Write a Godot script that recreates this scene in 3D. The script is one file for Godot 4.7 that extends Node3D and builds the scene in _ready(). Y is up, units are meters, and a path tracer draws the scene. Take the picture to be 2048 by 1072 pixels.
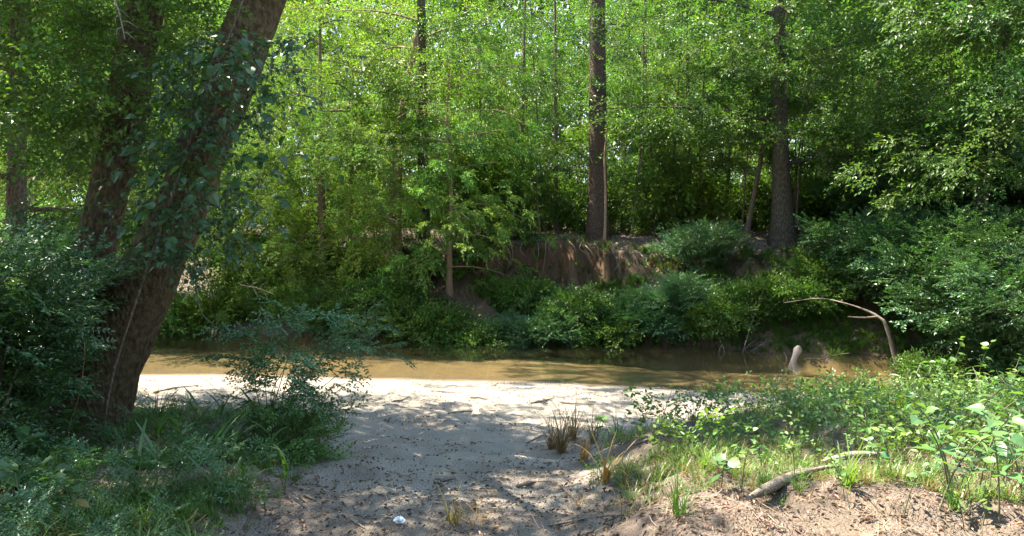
extends Node3D
# A sandy creek in a summer wood, seen from a path between a leaning twin-stemmed tree and a weedy mound.

const WATER_Y := -1.35
const FOCAL := 1490.0          # focal length in photograph pixels; used only to read positions off the photograph

var rng := RandomNumberGenerator.new()
var n_low := FastNoiseLite.new()
var n_mid := FastNoiseLite.new()
var n_fine := FastNoiseLite.new()
var n_cell := FastNoiseLite.new()
var M := {}
var S := {}
var L := {}
var taken := {}


# ------------------------------------------------------------------ mesh builder
class MB:
	var v := PackedVector3Array()
	var n := PackedVector3Array()
	var c := PackedColorArray()
	var ix := PackedInt32Array()

	func tri(a: Vector3, b: Vector3, d: Vector3, col: Color) -> void:
		var nn := (d - a).cross(b - a).normalized()
		var k := v.size()
		v.append(a); v.append(b); v.append(d)
		n.append(nn); n.append(nn); n.append(nn)
		c.append(col); c.append(col); c.append(col)
		ix.append(k); ix.append(k + 1); ix.append(k + 2)

	func leaf(p: Vector3, dir: Vector3, up: Vector3, ln: float, wd: float, col: Color, fold := 0.18, droop := 0.12, lod := 1) -> void:
		var side := dir.cross(up).normalized()
		var u := side.cross(dir).normalized()
		var tip := p + dir * ln - u * ln * droop
		var lift := u * wd * fold
		if lod == 0:
			var m := p + dir * ln * 0.45
			tri(p, m - side * wd * 0.5 + lift, tip, col)
			tri(p, tip, m + side * wd * 0.5 + lift, col)
			return
		var a := p + dir * ln * 0.28 + lift
		var b := p + dir * ln * 0.66 + lift - u * ln * droop * 0.4
		var l1 := a - side * wd * 0.46
		var l2 := b - side * wd * 0.4
		var r1 := a + side * wd * 0.46
		var r2 := b + side * wd * 0.4
		tri(p, l1, l2, col); tri(p, l2, tip, col)
		tri(p, r2, r1, col); tri(p, tip, r2, col)

	# a smooth tapered tube through pts; wob > 0 makes the wall uneven
	func tube(pts: PackedVector3Array, rad: PackedFloat32Array, sides: int, col: Color, noise: FastNoiseLite = null, wob := 0.0, cap := true, furrow := 0.0) -> void:
		var k0 := v.size()
		var ref := Vector3(0.31, 0.2, 0.93).normalized()
		for i in pts.size():
			var t := (pts[mini(i + 1, pts.size() - 1)] - pts[maxi(i - 1, 0)]).normalized()
			var x := ref.cross(t)
			if x.length() < 0.05:
				x = Vector3(1, 0, 0).cross(t)
			x = x.normalized()
			var y := t.cross(x).normalized()
			for s in sides:
				var a := TAU * s / sides
				var d := x * cos(a) + y * sin(a)
				var r := rad[i]
				if noise:
					var q := pts[i] + d * r
					r *= 1.0 + wob * noise.get_noise_3d(q.x, q.y * 0.35, q.z) + furrow * noise.get_noise_3d(q.x * 9.0, q.y * 1.6, q.z * 9.0)
				v.append(pts[i] + d * r)
				n.append(d)
				c.append(col)
		for i in pts.size() - 1:
			for s in sides:
				var a := k0 + i * sides + s
				var b := k0 + i * sides + (s + 1) % sides
				ix.append(a); ix.append(a + sides); ix.append(b)
				ix.append(b); ix.append(a + sides); ix.append(b + sides)
		if cap:
			for e in [0, pts.size() - 1]:
				var kc := v.size()
				var other: int = 1 if e == 0 else pts.size() - 2
				v.append(pts[e]); n.append((pts[e] - pts[other]).normalized()); c.append(col)
				for s in sides:
					var a: int = k0 + e * sides + s
					var b: int = k0 + e * sides + (s + 1) % sides
					if e == 0:
						ix.append(kc); ix.append(a); ix.append(b)
					else:
						ix.append(kc); ix.append(b); ix.append(a)

	func blade(p: Vector3, dir: Vector3, ln: float, wd: float, bend: float, col: Color, seg := 3) -> void:
		var side := dir.cross(Vector3.UP)
		if side.length() < 0.02:
			side = Vector3(1, 0, 0)
		side = side.normalized()
		var out := Vector3(dir.x, 0, dir.z)
		var prev := p
		var pw := wd * 0.6
		for i in seg:
			var t := float(i + 1) / seg
			var q := p + dir * ln * t + (out.normalized() * 0.35 - Vector3.UP) * bend * ln * t * t
			var w := wd * (1.0 - t * t * 0.75)
			if i == seg - 1:
				tri(prev - side * pw * 0.5, q, prev + side * pw * 0.5, col)
			else:
				tri(prev - side * pw * 0.5, q - side * w * 0.5, prev + side * pw * 0.5, col)
				tri(prev + side * pw * 0.5, q - side * w * 0.5, q + side * w * 0.5, col)
			prev = q
			pw = w

	func mesh() -> ArrayMesh:
		var arr := []
		arr.resize(Mesh.ARRAY_MAX)
		arr[Mesh.ARRAY_VERTEX] = v
		arr[Mesh.ARRAY_NORMAL] = n
		arr[Mesh.ARRAY_COLOR] = c
		arr[Mesh.ARRAY_INDEX] = ix
		var m := ArrayMesh.new()
		m.add_surface_from_arrays(Mesh.PRIMITIVE_TRIANGLES, arr)
		return m


# ------------------------------------------------------------------ small helpers
func rnd(a: float, b: float) -> float:
	return rng.randf_range(a, b)

func numbered(called: String) -> String:
	var k: int = taken.get(called, 0)
	taken[called] = k + 1
	return called if k == 0 else "%s_%03d" % [called, k]

func thing(called: String, label: String, category: String, group := "", at := Vector3.ZERO) -> Node3D:
	var o := Node3D.new()
	o.name = numbered(called)
	add_child(o)
	o.position = at
	tag(o, label, category, group)
	return o

func tag(o: Node, label: String, category: String, group := "") -> void:
	o.set_meta("label", label)
	o.set_meta("category", category)
	if group != "":
		o.set_meta("group", group)

func part(called: String, m: Mesh, mat: Material, parent: Node) -> MeshInstance3D:
	var o := MeshInstance3D.new()
	o.name = called
	o.mesh = m
	o.material_override = mat
	parent.add_child(o, true)
	return o

func single(called: String, m: Mesh, mat: Material, label: String, category: String, group := "") -> MeshInstance3D:
	var o := part(numbered(called), m, mat, self)
	tag(o, label, category, group)
	return o

func scatter(called: String, m: Mesh, mat: Material, where: Array, cols: PackedColorArray, parent: Node) -> MultiMeshInstance3D:
	var mm := MultiMesh.new()
	mm.transform_format = MultiMesh.TRANSFORM_3D
	mm.use_colors = true
	mm.mesh = m
	mm.instance_count = where.size()
	for i in where.size():
		mm.set_instance_transform(i, where[i])
		mm.set_instance_color(i, cols[i])
	var o := MultiMeshInstance3D.new()
	o.name = called
	o.multimesh = mm
	o.material_override = mat
	parent.add_child(o, true)
	o.set_meta("kind", "stuff")
	return o

func pl(x: float, pts: Array) -> float:        # piecewise curve through [x, y] pairs
	if x <= pts[0][0]:
		return pts[0][1]
	for i in range(1, pts.size()):
		if x <= pts[i][0]:
			var t: float = (x - pts[i - 1][0]) / (pts[i][0] - pts[i - 1][0])
			return lerpf(pts[i - 1][1], pts[i][1], t)
	return pts[-1][1]

func spline(pts: Array, per := 6) -> PackedVector3Array:
	var out := PackedVector3Array()
	for i in pts.size() - 1:
		var p0: Vector3 = pts[maxi(i - 1, 0)]
		var p1: Vector3 = pts[i]
		var p2: Vector3 = pts[i + 1]
		var p3: Vector3 = pts[mini(i + 2, pts.size() - 1)]
		for k in per:
			out.append(p1.cubic_interpolate(p2, p0, p3, float(k) / per))
	out.append(pts[-1])
	return out

func radii(vals: Array, per := 6) -> PackedFloat32Array:
	var out := PackedFloat32Array()
	for i in vals.size() - 1:
		for k in per:
			out.append(lerpf(vals[i], vals[i + 1], smoothstep(0.0, 1.0, float(k) / per)))
	out.append(vals[-1])
	return out

func lin(r: float, g: float, b: float) -> Color:
	return Color(r, g, b).linear_to_srgb()


# ------------------------------------------------------------------ lie of the land
const NEAR_EDGE := [[-40, -24.0], [-20, -17.6], [-12, -15.7], [-7, -14.85], [-3, -14.5], [-0.2, -14.2], [2.5, -13.7], [5, -13.0], [9, -11.8], [14, -9.5], [40, 2.0]]
const FAR_EDGE := [[-40, -33.0], [-20, -25.5], [-14, -23.2], [-10, -21.6], [-4.5, -20.4], [0, -19.7], [3.4, -18.7], [8.8, -16.9], [14, -14.3], [40, -4.0]]
const BEACH := [[0, 0.0], [1.5, 0.2], [3.1, 0.42], [6, 0.77], [8.7, 1.14], [10, 1.3], [12, 1.36], [20, 1.6], [60, 3.0]]
const BANK := [[0, -0.12], [0.5, 0.3], [1.2, 0.75], [2.0, 1.15], [2.35, 1.35], [2.6, 2.2], [2.85, 2.52], [4.2, 2.68], [10, 2.8], [40, 3.2], [140, 6.0]]
const SLOPE_BANK := [[0, -0.1], [0.5, 0.35], [1.2, 0.85], [2.2, 1.5], [3.2, 2.15], [4.2, 2.55], [6, 2.72], [10, 2.8], [40, 3.2], [140, 6.0]]
const LOW_BANK := [[0, -0.05], [2, 0.25], [5, 0.8], [9, 1.9], [14, 2.6], [40, 3.2], [140, 6.0]]

func near_edge(x: float) -> float:
	return pl(x, NEAR_EDGE) + n_mid.get_noise_2d(x * 0.6, 11.0) * 0.25

func far_edge(x: float) -> float:
	return pl(x, FAR_EDGE) + n_mid.get_noise_2d(x * 1.3, 50.0) * 0.45

func ramp(a: float, b: float, x: float) -> float:
	return smoothstep(a, b, x)

func mound_right(x: float, z: float) -> float:
	var edge := 0.68 + (z + 5.0) * -0.16 + n_mid.get_noise_2d(z * 1.2, 3.0) * 0.35
	return ramp(edge - 0.35, edge + 0.65, x) * ramp(0.0, 1.4, z - lerpf(-7.7, -10.4, ramp(1.4, 4.2, x))) * (1.0 - ramp(-1.5, 0.5, z) * 0.3)

func mound_left(x: float, z: float) -> float:
	var edge := -1.5 + (z + 5.0) * 0.12 + n_mid.get_noise_2d(z * 1.1, 33.0) * 0.3
	return (1.0 - ramp(edge - 0.9, edge + 0.3, x)) * ramp(-9.6, -7.4, z)

func H(x: float, z: float) -> float:
	var ne := near_edge(x)
	var t := z - ne
	var fe := far_edge(x)
	var lump := n_mid.get_noise_2d(x, z)
	var fine := n_fine.get_noise_2d(x, z)
	if t >= 0.0:
		var h := WATER_Y + pl(t, BEACH) + lump * 0.05 * ramp(0.2, 2.5, t) + fine * 0.03 * ramp(0.0, 1.0, t)
		h -= 0.065 * (1.0 - ramp(0.0, 0.45, n_cell.get_noise_2d(x, z) + 1.0)) * ramp(0.4, 1.5, t)
		h += mound_right(x, z) * (0.29 + lump * 0.06 + fine * 0.035)
		h += mound_left(x, z) * (0.16 + lump * 0.04)
		return h
	var u := fe - z
	if u <= 0.0:
		var w := t / minf(fe - ne, -0.5)          # 0 at the near edge, 1 at the far edge
		var depth := pl(w, [[0, 0.0], [0.12, 0.05], [0.45, 0.16], [0.7, 0.33], [0.93, 0.48], [1.0, 0.14]]) * (1.0 + n_low.get_noise_2d(x, z) * 0.35)
		return WATER_Y - depth + lump * 0.03 * ramp(0.0, 0.3, w) * (1.0 - ramp(0.9, 1.0, w))
	u = maxf(0.0, u + (n_mid.get_noise_2d(x * 2.0, 70.0) * 0.5 + n_fine.get_noise_2d(x * 0.9, z * 0.9) * 0.22) * ramp(0.3, 1.6, u))
	var high := lerpf(pl(u, BANK), pl(u, SLOPE_BANK), maxf(ramp(1.6, 4.6, x), 1.0 - ramp(-2.6, 0.2, x)))
	var low := pl(u, LOW_BANK)
	var k := ramp(-8.5, -5.5, x)
	return WATER_Y + lerpf(low, high, k) + lump * 0.09 * ramp(0.4, 2.0, u) + fine * 0.04 * ramp(0.2, 1.0, u)

func gp(px: float, d: float) -> Vector3:
	var x := (px - 1024.0) / FOCAL * d
	return Vector3(x, H(x, -d), -d)

func ground_colour(x: float, z: float) -> Color:
	var sand := Color(0.3, 0.27, 0.228)
	var litter := Color(0.15, 0.12, 0.097)
	var soil := Color(0.14, 0.11, 0.086)
	var wet := Color(0.15, 0.115, 0.07)
	var bed := Color(0.17, 0.122, 0.05)
	var silt := Color(0.12, 0.085, 0.045)
	var clay := Color(0.105, 0.068, 0.042)
	var t := z - near_edge(x)
	var lump := n_mid.get_noise_2d(x * 1.7, z * 1.7 + 90.0)
	var fine := n_fine.get_noise_2d(x * 1.4, z * 1.4 + 40.0)
	var big := n_low.get_noise_2d(x, z)
	if t >= 0.0:
		var c := sand.lerp(wet, 1.0 - ramp(0.05, 0.7, t + fine * 0.15 + lump * 0.3))
		var lit := ramp(-5.8, -3.9, z + lump * 1.6 + fine * 0.6) * 0.85
		lit = maxf(lit, ramp(0.2, 0.6, mound_left(x, z) + fine * 0.3))
		c = c.lerp(litter, lit * 0.9)
		var mr := ramp(0.15, 0.5, mound_right(x, z) + fine * 0.2)
		c = c.lerp(soil.lerp(litter, ramp(-0.2, 0.3, lump)), mr * 0.9)
		c = c.lerp(litter, ramp(0.25, 0.5, lump + fine * 0.6) * 0.35)
		return c * (1.0 + fine * 0.12)
	var u := far_edge(x) - z
	if u <= 0.0:
		var w := t / minf(far_edge(x) - near_edge(x), -0.5)
		var c := wet.lerp(bed, ramp(0.02, 0.12, w))
		c = c.lerp(silt, ramp(-0.1, 0.35, lump + big * 0.6) * 0.8)
		return c * (1.0 + lump * 0.3 + fine * 0.15)
	var k := ramp(-8.5, -5.5, x)
	var c2 := Color(0.125, 0.092, 0.062)
	var scarp := ramp(1.7, 2.2, u) * (1.0 - ramp(2.6, 2.9, u)) * k * (1.0 - ramp(2.0, 4.6, x))
	c2 = c2.lerp(clay, scarp)
	c2 = c2.lerp(litter, ramp(2.7, 3.1, u))
	c2 = c2.lerp(sand, (1.0 - k) * (1.0 - ramp(0.6, 2.5, u + lump * 1.5)))
	return c2 * (1.0 + fine * 0.25 + lump * 0.2)

func spaced(stops: Array) -> PackedFloat32Array:     # [value, step] pairs
	var out := PackedFloat32Array()
	for i in stops.size() - 1:
		var a: float = stops[i][0]
		var b: float = stops[i + 1][0]
		var steps := int(ceil(absf(b - a) / stops[i][1]))
		for k in steps:
			out.append(lerpf(a, b, float(k) / steps))
	out.append(stops[-1][0])
	return out

func build_ground() -> void:
	var xs := spaced([[-160, 20.0], [-40, 3.0], [-16, 0.45], [-8, 0.13], [8, 0.45], [16, 3.0], [40, 20.0], [160, 1.0]])
	var zs := spaced([[40, 6.0], [4, 0.6], [-2, 0.11], [-24, 0.4], [-32, 2.5], [-60, 12.0], [-220, 1.0]])
	var mb := MB.new()
	for z in zs:
		for x in xs:
			var h := H(x, z)
			mb.v.append(Vector3(x, h, z))
			mb.c.append(ground_colour(x, z))
	var w := xs.size()
	for j in zs.size():
		for i in w:
			var a := mb.v[j * w + mini(i + 1, w - 1)] - mb.v[j * w + maxi(i - 1, 0)]
			var b := mb.v[mini(j + 1, zs.size() - 1) * w + i] - mb.v[maxi(j - 1, 0) * w + i]
			mb.n.append(b.cross(a).normalized() if b.cross(a).y > 0 else a.cross(b).normalized())
	for j in zs.size() - 1:
		for i in w - 1:
			var a := j * w + i
			mb.ix.append(a); mb.ix.append(a + 1); mb.ix.append(a + w)
			mb.ix.append(a + 1); mb.ix.append(a + w + 1); mb.ix.append(a + w)
	# keep faces clockwise seen from above
	var p0 := mb.v[mb.ix[0]]
	var p1 := mb.v[mb.ix[1]]
	var p2 := mb.v[mb.ix[2]]
	if (p2 - p0).cross(p1 - p0).y < 0.0:
		for q in range(0, mb.ix.size(), 3):
			var s := mb.ix[q + 1]
			mb.ix[q + 1] = mb.ix[q + 2]
			mb.ix[q + 2] = s
	var g := part("ground", mb.mesh(), M.ground, self)
	g.set_meta("kind", "structure")
	g.set_meta("label", "sandy creek bank, weedy mound and forest floor")

	var wb := MB.new()
	var wx := spaced([[-40, 1.0], [-12, 0.5], [12, 1.0], [40, 1.0]])
	for i in wx.size() - 1:
		var xa := wx[i]
		var xb := wx[i + 1]
		var a := Vector3(xa, WATER_Y, pl(xa, NEAR_EDGE) + 0.6)
		var b := Vector3(xb, WATER_Y, pl(xb, NEAR_EDGE) + 0.6)
		var d := Vector3(xa, WATER_Y, pl(xa, FAR_EDGE) - 0.7)
		var e := Vector3(xb, WATER_Y, pl(xb, FAR_EDGE) - 0.7)
		wb.tri(a, d, b, Color.WHITE)
		wb.tri(b, d, e, Color.WHITE)
	var water := part("creek_water", wb.mesh(), M.water, self)
	water.set_meta("kind", "structure")


# ------------------------------------------------------------------ materials
func noise_tex(freq: float, octaves: int, ramp: Array, size := 512, seed_ := 1, kind := FastNoiseLite.TYPE_SIMPLEX_SMOOTH, h := 0) -> NoiseTexture2D:
	var n := FastNoiseLite.new()
	n.noise_type = kind
	n.seed = seed_
	n.frequency = freq
	n.fractal_octaves = octaves
	var t := NoiseTexture2D.new()
	t.width = size
	t.height = h if h else size
	t.seamless = true
	t.noise = n
	if ramp.size():
		var g := Gradient.new()
		var offs := PackedFloat32Array()
		var cols := PackedColorArray()
		for r in ramp:
			offs.append(r[0])
			cols.append(r[1])
		g.offsets = offs
		g.colors = cols
		t.color_ramp = g
	return t

func bark(seed_: int, dark: Color, light: Color, patch: Color, scale: Vector3, relief: float) -> StandardMaterial3D:
	var m := StandardMaterial3D.new()
	m.albedo_texture = noise_tex(0.035, 5, [[0.0, dark.linear_to_srgb()], [0.42, dark.lerp(light, 0.35).linear_to_srgb()], [0.62, light.linear_to_srgb()], [0.8, patch.linear_to_srgb()], [1.0, patch.linear_to_srgb()]], 512, seed_)
	m.heightmap_enabled = true
	m.heightmap_texture = noise_tex(0.05, 4, [], 512, seed_ + 3, FastNoiseLite.TYPE_CELLULAR)
	m.heightmap_scale = relief
	m.roughness = 0.95
	m.metallic_specular = 0.2
	m.uv1_triplanar = true
	m.uv1_scale = scale
	m.resource_name = "bark"
	return m

func leafy(rough: float, spec: float, back: Color) -> StandardMaterial3D:
	var m := StandardMaterial3D.new()
	m.vertex_color_use_as_albedo = true
	m.roughness = rough
	m.metallic_specular = spec
	m.backlight_enabled = true
	m.backlight = back
	m.cull_mode = BaseMaterial3D.CULL_DISABLED
	m.resource_name = "leaf"
	return m

func make_materials() -> void:
	var g := StandardMaterial3D.new()
	g.vertex_color_use_as_albedo = true
	g.albedo_texture = noise_tex(0.06, 5, [[0.0, lin(0.62, 0.6, 0.58)], [0.45, lin(0.88, 0.87, 0.85)], [1.0, lin(1, 1, 1)]], 1024, 5)
	g.heightmap_enabled = true
	g.heightmap_texture = noise_tex(0.05, 5, [], 1024, 9)
	g.heightmap_scale = 2.6
	g.roughness = 0.95
	g.metallic_specular = 0.25
	g.uv1_triplanar = true
	g.uv1_world_triplanar = true
	g.uv1_scale = Vector3(0.9, 0.9, 0.9)
	M.ground = g
	var w := StandardMaterial3D.new()
	w.transparency = BaseMaterial3D.TRANSPARENCY_ALPHA
	w.albedo_color = Color(lin(0.1, 0.09, 0.05), 0.05)
	w.roughness = 0.03
	w.metallic_specular = 0.5
	w.heightmap_enabled = true
	w.heightmap_texture = noise_tex(0.012, 3, [], 512, 21)
	w.heightmap_scale = 0.2
	w.uv1_triplanar = true
	w.uv1_world_triplanar = true
	w.uv1_scale = Vector3(0.35, 0.35, 0.6)
	M.water = w
	M.bark_mossy = bark(2, Color(0.03, 0.023, 0.013), Color(0.115, 0.085, 0.05), Color(0.085, 0.095, 0.028), Vector3(1.1, 0.55, 1.1), 3.0)
	M.bark_pine = bark(8, Color(0.05, 0.036, 0.028), Color(0.125, 0.09, 0.068), Color(0.19, 0.14, 0.105), Vector3(2.2, 0.6, 2.2), 5.0)
	M.bark_oak = bark(12, Color(0.05, 0.042, 0.03), Color(0.085, 0.072, 0.052), Color(0.15, 0.14, 0.11), Vector3(1.4, 0.4, 1.4), 2.5)
	M.bark_thin = bark(17, Color(0.075, 0.056, 0.04), Color(0.16, 0.125, 0.09), Color(0.24, 0.2, 0.15), Vector3(2.5, 0.9, 2.5), 1.0)
	M.bark_tan = bark(23, Color(0.16, 0.105, 0.065), Color(0.27, 0.19, 0.125), Color(0.34, 0.26, 0.18), Vector3(3, 1.0, 3), 0.6)
	M.driftwood = bark(29, Color(0.16, 0.125, 0.105), Color(0.33, 0.28, 0.245), Color(0.45, 0.4, 0.36), Vector3(3, 3, 3), 0.6)
	M.darkwood = bark(37, Color(0.05, 0.04, 0.032), Color(0.12, 0.1, 0.085), Color(0.22, 0.19, 0.165), Vector3(5, 5, 5), 0.8)
	M.deadwood = bark(31, Color(0.09, 0.07, 0.055), Color(0.2, 0.165, 0.135), Color(0.3, 0.255, 0.215), Vector3(4, 4, 4), 0.5)
	M.leaf = leafy(0.45, 0.5, lin(0.92, 1.0, 0.3))
	M.leaf_gloss = leafy(0.37, 0.55, lin(0.55, 0.62, 0.25))
	M.leaf_soft = leafy(0.55, 0.4, lin(0.94, 1.0, 0.3))
	M.dry = leafy(0.7, 0.3, lin(0.5, 0.4, 0.25))
	M.litter = leafy(0.85, 0.2, lin(0.2, 0.15, 0.1))
	var f := StandardMaterial3D.new()
	f.vertex_color_use_as_albedo = true
	f.roughness = 0.45
	f.metallic_specular = 0.5
	M.plain = f


# ------------------------------------------------------------------ sprays: a twig with its leaves, along +X, up +Y
func spray(seed_: int, ln: float, sides: int, side_ln: float, step: float, leaf_l: float, leaf_w: float, hang: float, lod: int, opposite: bool, droop := 0.15, bushy := 0.0) -> ArrayMesh:
	var r := RandomNumberGenerator.new()
	r.seed = seed_
	var mb := MB.new()
	var brown := Color(0.9, 0.55, 0.6)
	var twigs := [[Vector3.ZERO, Vector3(1, 0.12, 0).normalized(), ln]]
	for i in sides:
		var t := (i + 0.6) / sides * 0.85
		var s := 1.0 if i % 2 == 0 else -1.0
		var d := Vector3(cos(0.85), r.randf_range(-0.15, 0.3), s * sin(0.85)).normalized()
		d = d.rotated(Vector3.RIGHT, r.randf_range(-1.5, 1.5) * bushy)
		twigs.append([Vector3(ln * t, 0.12 * ln * t - droop * ln * t * t, 0), d, side_ln * (1.0 - 0.45 * t) * r.randf_range(0.8, 1.2)])
	for tw in twigs:
		var p0: Vector3 = tw[0]
		var d: Vector3 = tw[1]
		var l: float = tw[2]
		var pts := PackedVector3Array()
		var rad := PackedFloat32Array()
		for k in 3:
			var t := k / 2.0
			pts.append(p0 + d * l * t - Vector3.UP * droop * l * t * t)
			rad.append(lerpf(0.0035, 0.0012, t) * maxf(ln, 0.3) / 0.5)
		mb.tube(pts, rad, 3, brown, null, 0.0, false)
		var side := d.cross(Vector3.UP).normalized()
		var x := step * 0.8
		var k2 := 0
		while x < l:
			var t := x / l
			var p := p0 + d * l * t - Vector3.UP * droop * l * t * t
			for s in ([-1.0, 1.0] if opposite else [1.0 if k2 % 2 == 0 else -1.0]):
				var dir: Vector3 = (d * r.randf_range(0.45, 0.9) + side * s * r.randf_range(0.6, 1.0) + Vector3.UP * r.randf_range(-0.25, 0.25) - Vector3.UP * hang * r.randf_range(0.6, 1.3)).normalized()
				dir = dir.rotated(d, r.randf_range(-1.4, 1.4) * bushy)
				var up := (Vector3.UP + Vector3(r.randf_range(-1, 1), r.randf_range(-0.2, 0.3), r.randf_range(-1, 1)) * 0.8).normalized()
				var b := r.randf_range(0.72, 1.25)
				mb.leaf(p, dir, up, leaf_l * r.randf_range(0.75, 1.15), leaf_w * r.randf_range(0.8, 1.15), Color(b * r.randf_range(0.9, 1.15), b, b * r.randf_range(0.8, 1.1)), 0.16, r.randf_range(0.05, 0.25), lod)
			x += step * r.randf_range(0.8, 1.2)
			k2 += 1
		mb.leaf(p0 + d * l - Vector3.UP * droop * l, (d - Vector3.UP * hang).normalized(), Vector3.UP, leaf_l, leaf_w, Color(1.1, 1.1, 1.0), 0.16, 0.1, lod)
	return mb.mesh()

func make_sprays() -> void:
	S.oak = []; S.droop = []; S.privet = []; S.fine = []; S.far = []; S.privet_near = []; S.vine = []
	for k in 3:
		S.oak.append(spray(100 + k, 0.6, 6, 0.36, 0.07, 0.098, 0.052, 0.2, 0, false, 0.2, 0.9))
		S.droop.append(spray(200 + k, 0.6, 4, 0.4, 0.075, 0.15, 0.046, 0.6, 0, true, 0.3, 1.0))
		S.privet.append(spray(300 + k, 0.6, 8, 0.32, 0.046, 0.05, 0.027, 0.0, 0, true, 0.12, 0.4))
		S.fine.append(spray(400 + k, 0.7, 7, 0.36, 0.05, 0.085, 0.024, 0.35, 0, false, 0.45, 0.8))
		S.far.append(spray(500 + k, 0.9, 6, 0.55, 0.105, 0.15, 0.08, 0.2, 0, false, 0.2, 1.0))
		S.privet_near.append(spray(600 + k, 0.34, 6, 0.17, 0.032, 0.034, 0.018, 0.0, 1, true, 0.1, 0.35))
		S.vine.append(spray(700 + k, 0.5, 3, 0.25, 0.08, 0.085, 0.05, 0.3, 1, false, 0.2, 0.6))


# ------------------------------------------------------------------ trees and shrubs
func place_spray(pos: Vector3, out: Vector3, sc: float, tilt := 0.4) -> Transform3D:
	var x := (out + Vector3(rnd(-1, 1), rnd(-0.5, 0.5), rnd(-1, 1)) * tilt).normalized()
	var up := (Vector3.UP + Vector3(rnd(-1, 1), 0, rnd(-1, 1)) * 0.55).normalized()
	var z := x.cross(up).normalized()
	var y := z.cross(x)
	return Transform3D(Basis(x * sc, y * sc, z * sc), pos)

func tint(col: Color, spread := 0.22) -> Color:
	var b := rnd(1.0 - spread, 1.0 + spread)
	return Color(col.r * b * rnd(0.88, 1.15), col.g * b, col.b * b * rnd(0.8, 1.15))

# o: axis (points above the base), rad, bark, kind, col, limbs, first, crown_r, sprays, size, droop, up
func tree(called: String, label: String, base: Vector3, o: Dictionary, group := "", category := "tree") -> Node3D:
	var t := thing(called, label, category, group, base)
	var axis: Array = o.axis
	var sp := spline(axis, 8)
	var r0: float = o.rad
	var rr := PackedFloat32Array()
	for i in sp.size():
		var f := float(i) / (sp.size() - 1)
		var flare: float = o.get("flare", 0.45) * exp(-sp[i].y / (r0 * 2.2 + 0.05))
		rr.append(maxf(r0 * (1.0 - 0.82 * f) * (1.0 + flare), 0.012))
	var mb := MB.new()
	sp[0].y -= 0.25
	mb.tube(sp, rr, o.get("sides", 12), Color.WHITE, n_mid, o.get("wob", 0.12))
	part("trunk", mb.mesh(), o.bark, t)
	var where := []
	var cols := PackedColorArray()
	var top: float = sp[-1].y
	var first: float = o.first
	var limbs: int = o.limbs
	var R: float = o.crown_r
	var per := int(o.sprays / float(limbs))
	var col: Color = o.col
	var dr: float = o.get("droop", 0.25)
	for k in limbs:
		var hf := (k + rnd(0.1, 0.9)) / limbs
		var y := lerpf(first, top, pow(hf, 0.9))
		var fi := clampf(y / top, 0, 1) * (sp.size() - 1)
		var p0 := sp[int(fi)].lerp(sp[mini(int(fi) + 1, sp.size() - 1)], fi - int(fi))
		var az := k * 2.399 + rnd(-0.5, 0.5)
		var prof: float = o.get("prof", 1.0)
		var ln := R * (lerpf(1.0, 0.35, pow(hf, 1.6)) if prof > 0.5 else sqrt(maxf(0.12, sin(PI * (0.12 + 0.8 * hf))))) * rnd(0.75, 1.15)
		var out := Vector3(cos(az), rnd(0.1, 0.45), sin(az))
		var pts := []
		for q in 4:
			var s := q / 3.0
			pts.append(p0 + out * ln * s - Vector3.UP * ln * dr * s * s + Vector3(rnd(-1, 1), rnd(-0.5, 0.5), rnd(-1, 1)) * 0.06 * ln * s)
		var lp := spline(pts, 3)
		var lr := PackedFloat32Array()
		var rb := clampf(r0 * 0.22 * (1.1 - 0.6 * hf), 0.008, 0.1)
		for q in lp.size():
			lr.append(rb * (1.0 - 0.85 * q / (lp.size() - 1.0)) + 0.004)
		if o.get("branches", true) and k % int(o.get("every", 1)) == 0:
			var bm := MB.new()
			bm.tube(lp, lr, 5, Color.WHITE)
			part("branch", bm.mesh(), o.bark, t)
		var hue := tint(col, 0.14)
		for j in per:
			if hf > 0.62 and rng.randf() < o.get("thin_top", 0.7):
				continue
			var s := rnd(0.22, 1.0)
			var ii := s * (lp.size() - 1)
			var q := lp[int(ii)].lerp(lp[mini(int(ii) + 1, lp.size() - 1)], ii - int(ii))
			var spread: float = ln * 0.34 * (0.45 + 0.55 * s)
			var off := Vector3(rnd(-1, 1), rnd(-0.55, 0.4), rnd(-1, 1))
			q += Vector3(off.x * spread, off.y * spread * o.get("thick", 0.6), off.z * spread)
			var o2 := (Vector3(out.x, 0, out.z) * 0.8 + Vector3(off.x, -dr * 0.8 * s, off.z)).normalized()
			where.append(place_spray(q, o2, o.size * rnd(0.75, 1.25)))
			cols.append(tint(hue))
	if where.size():
		var set_: Array = S[o.kind]
		scatter("crown", set_[int(t.get_index()) % set_.size()], o.get("mat", M.leaf), where, cols, t)
	return t

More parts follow.
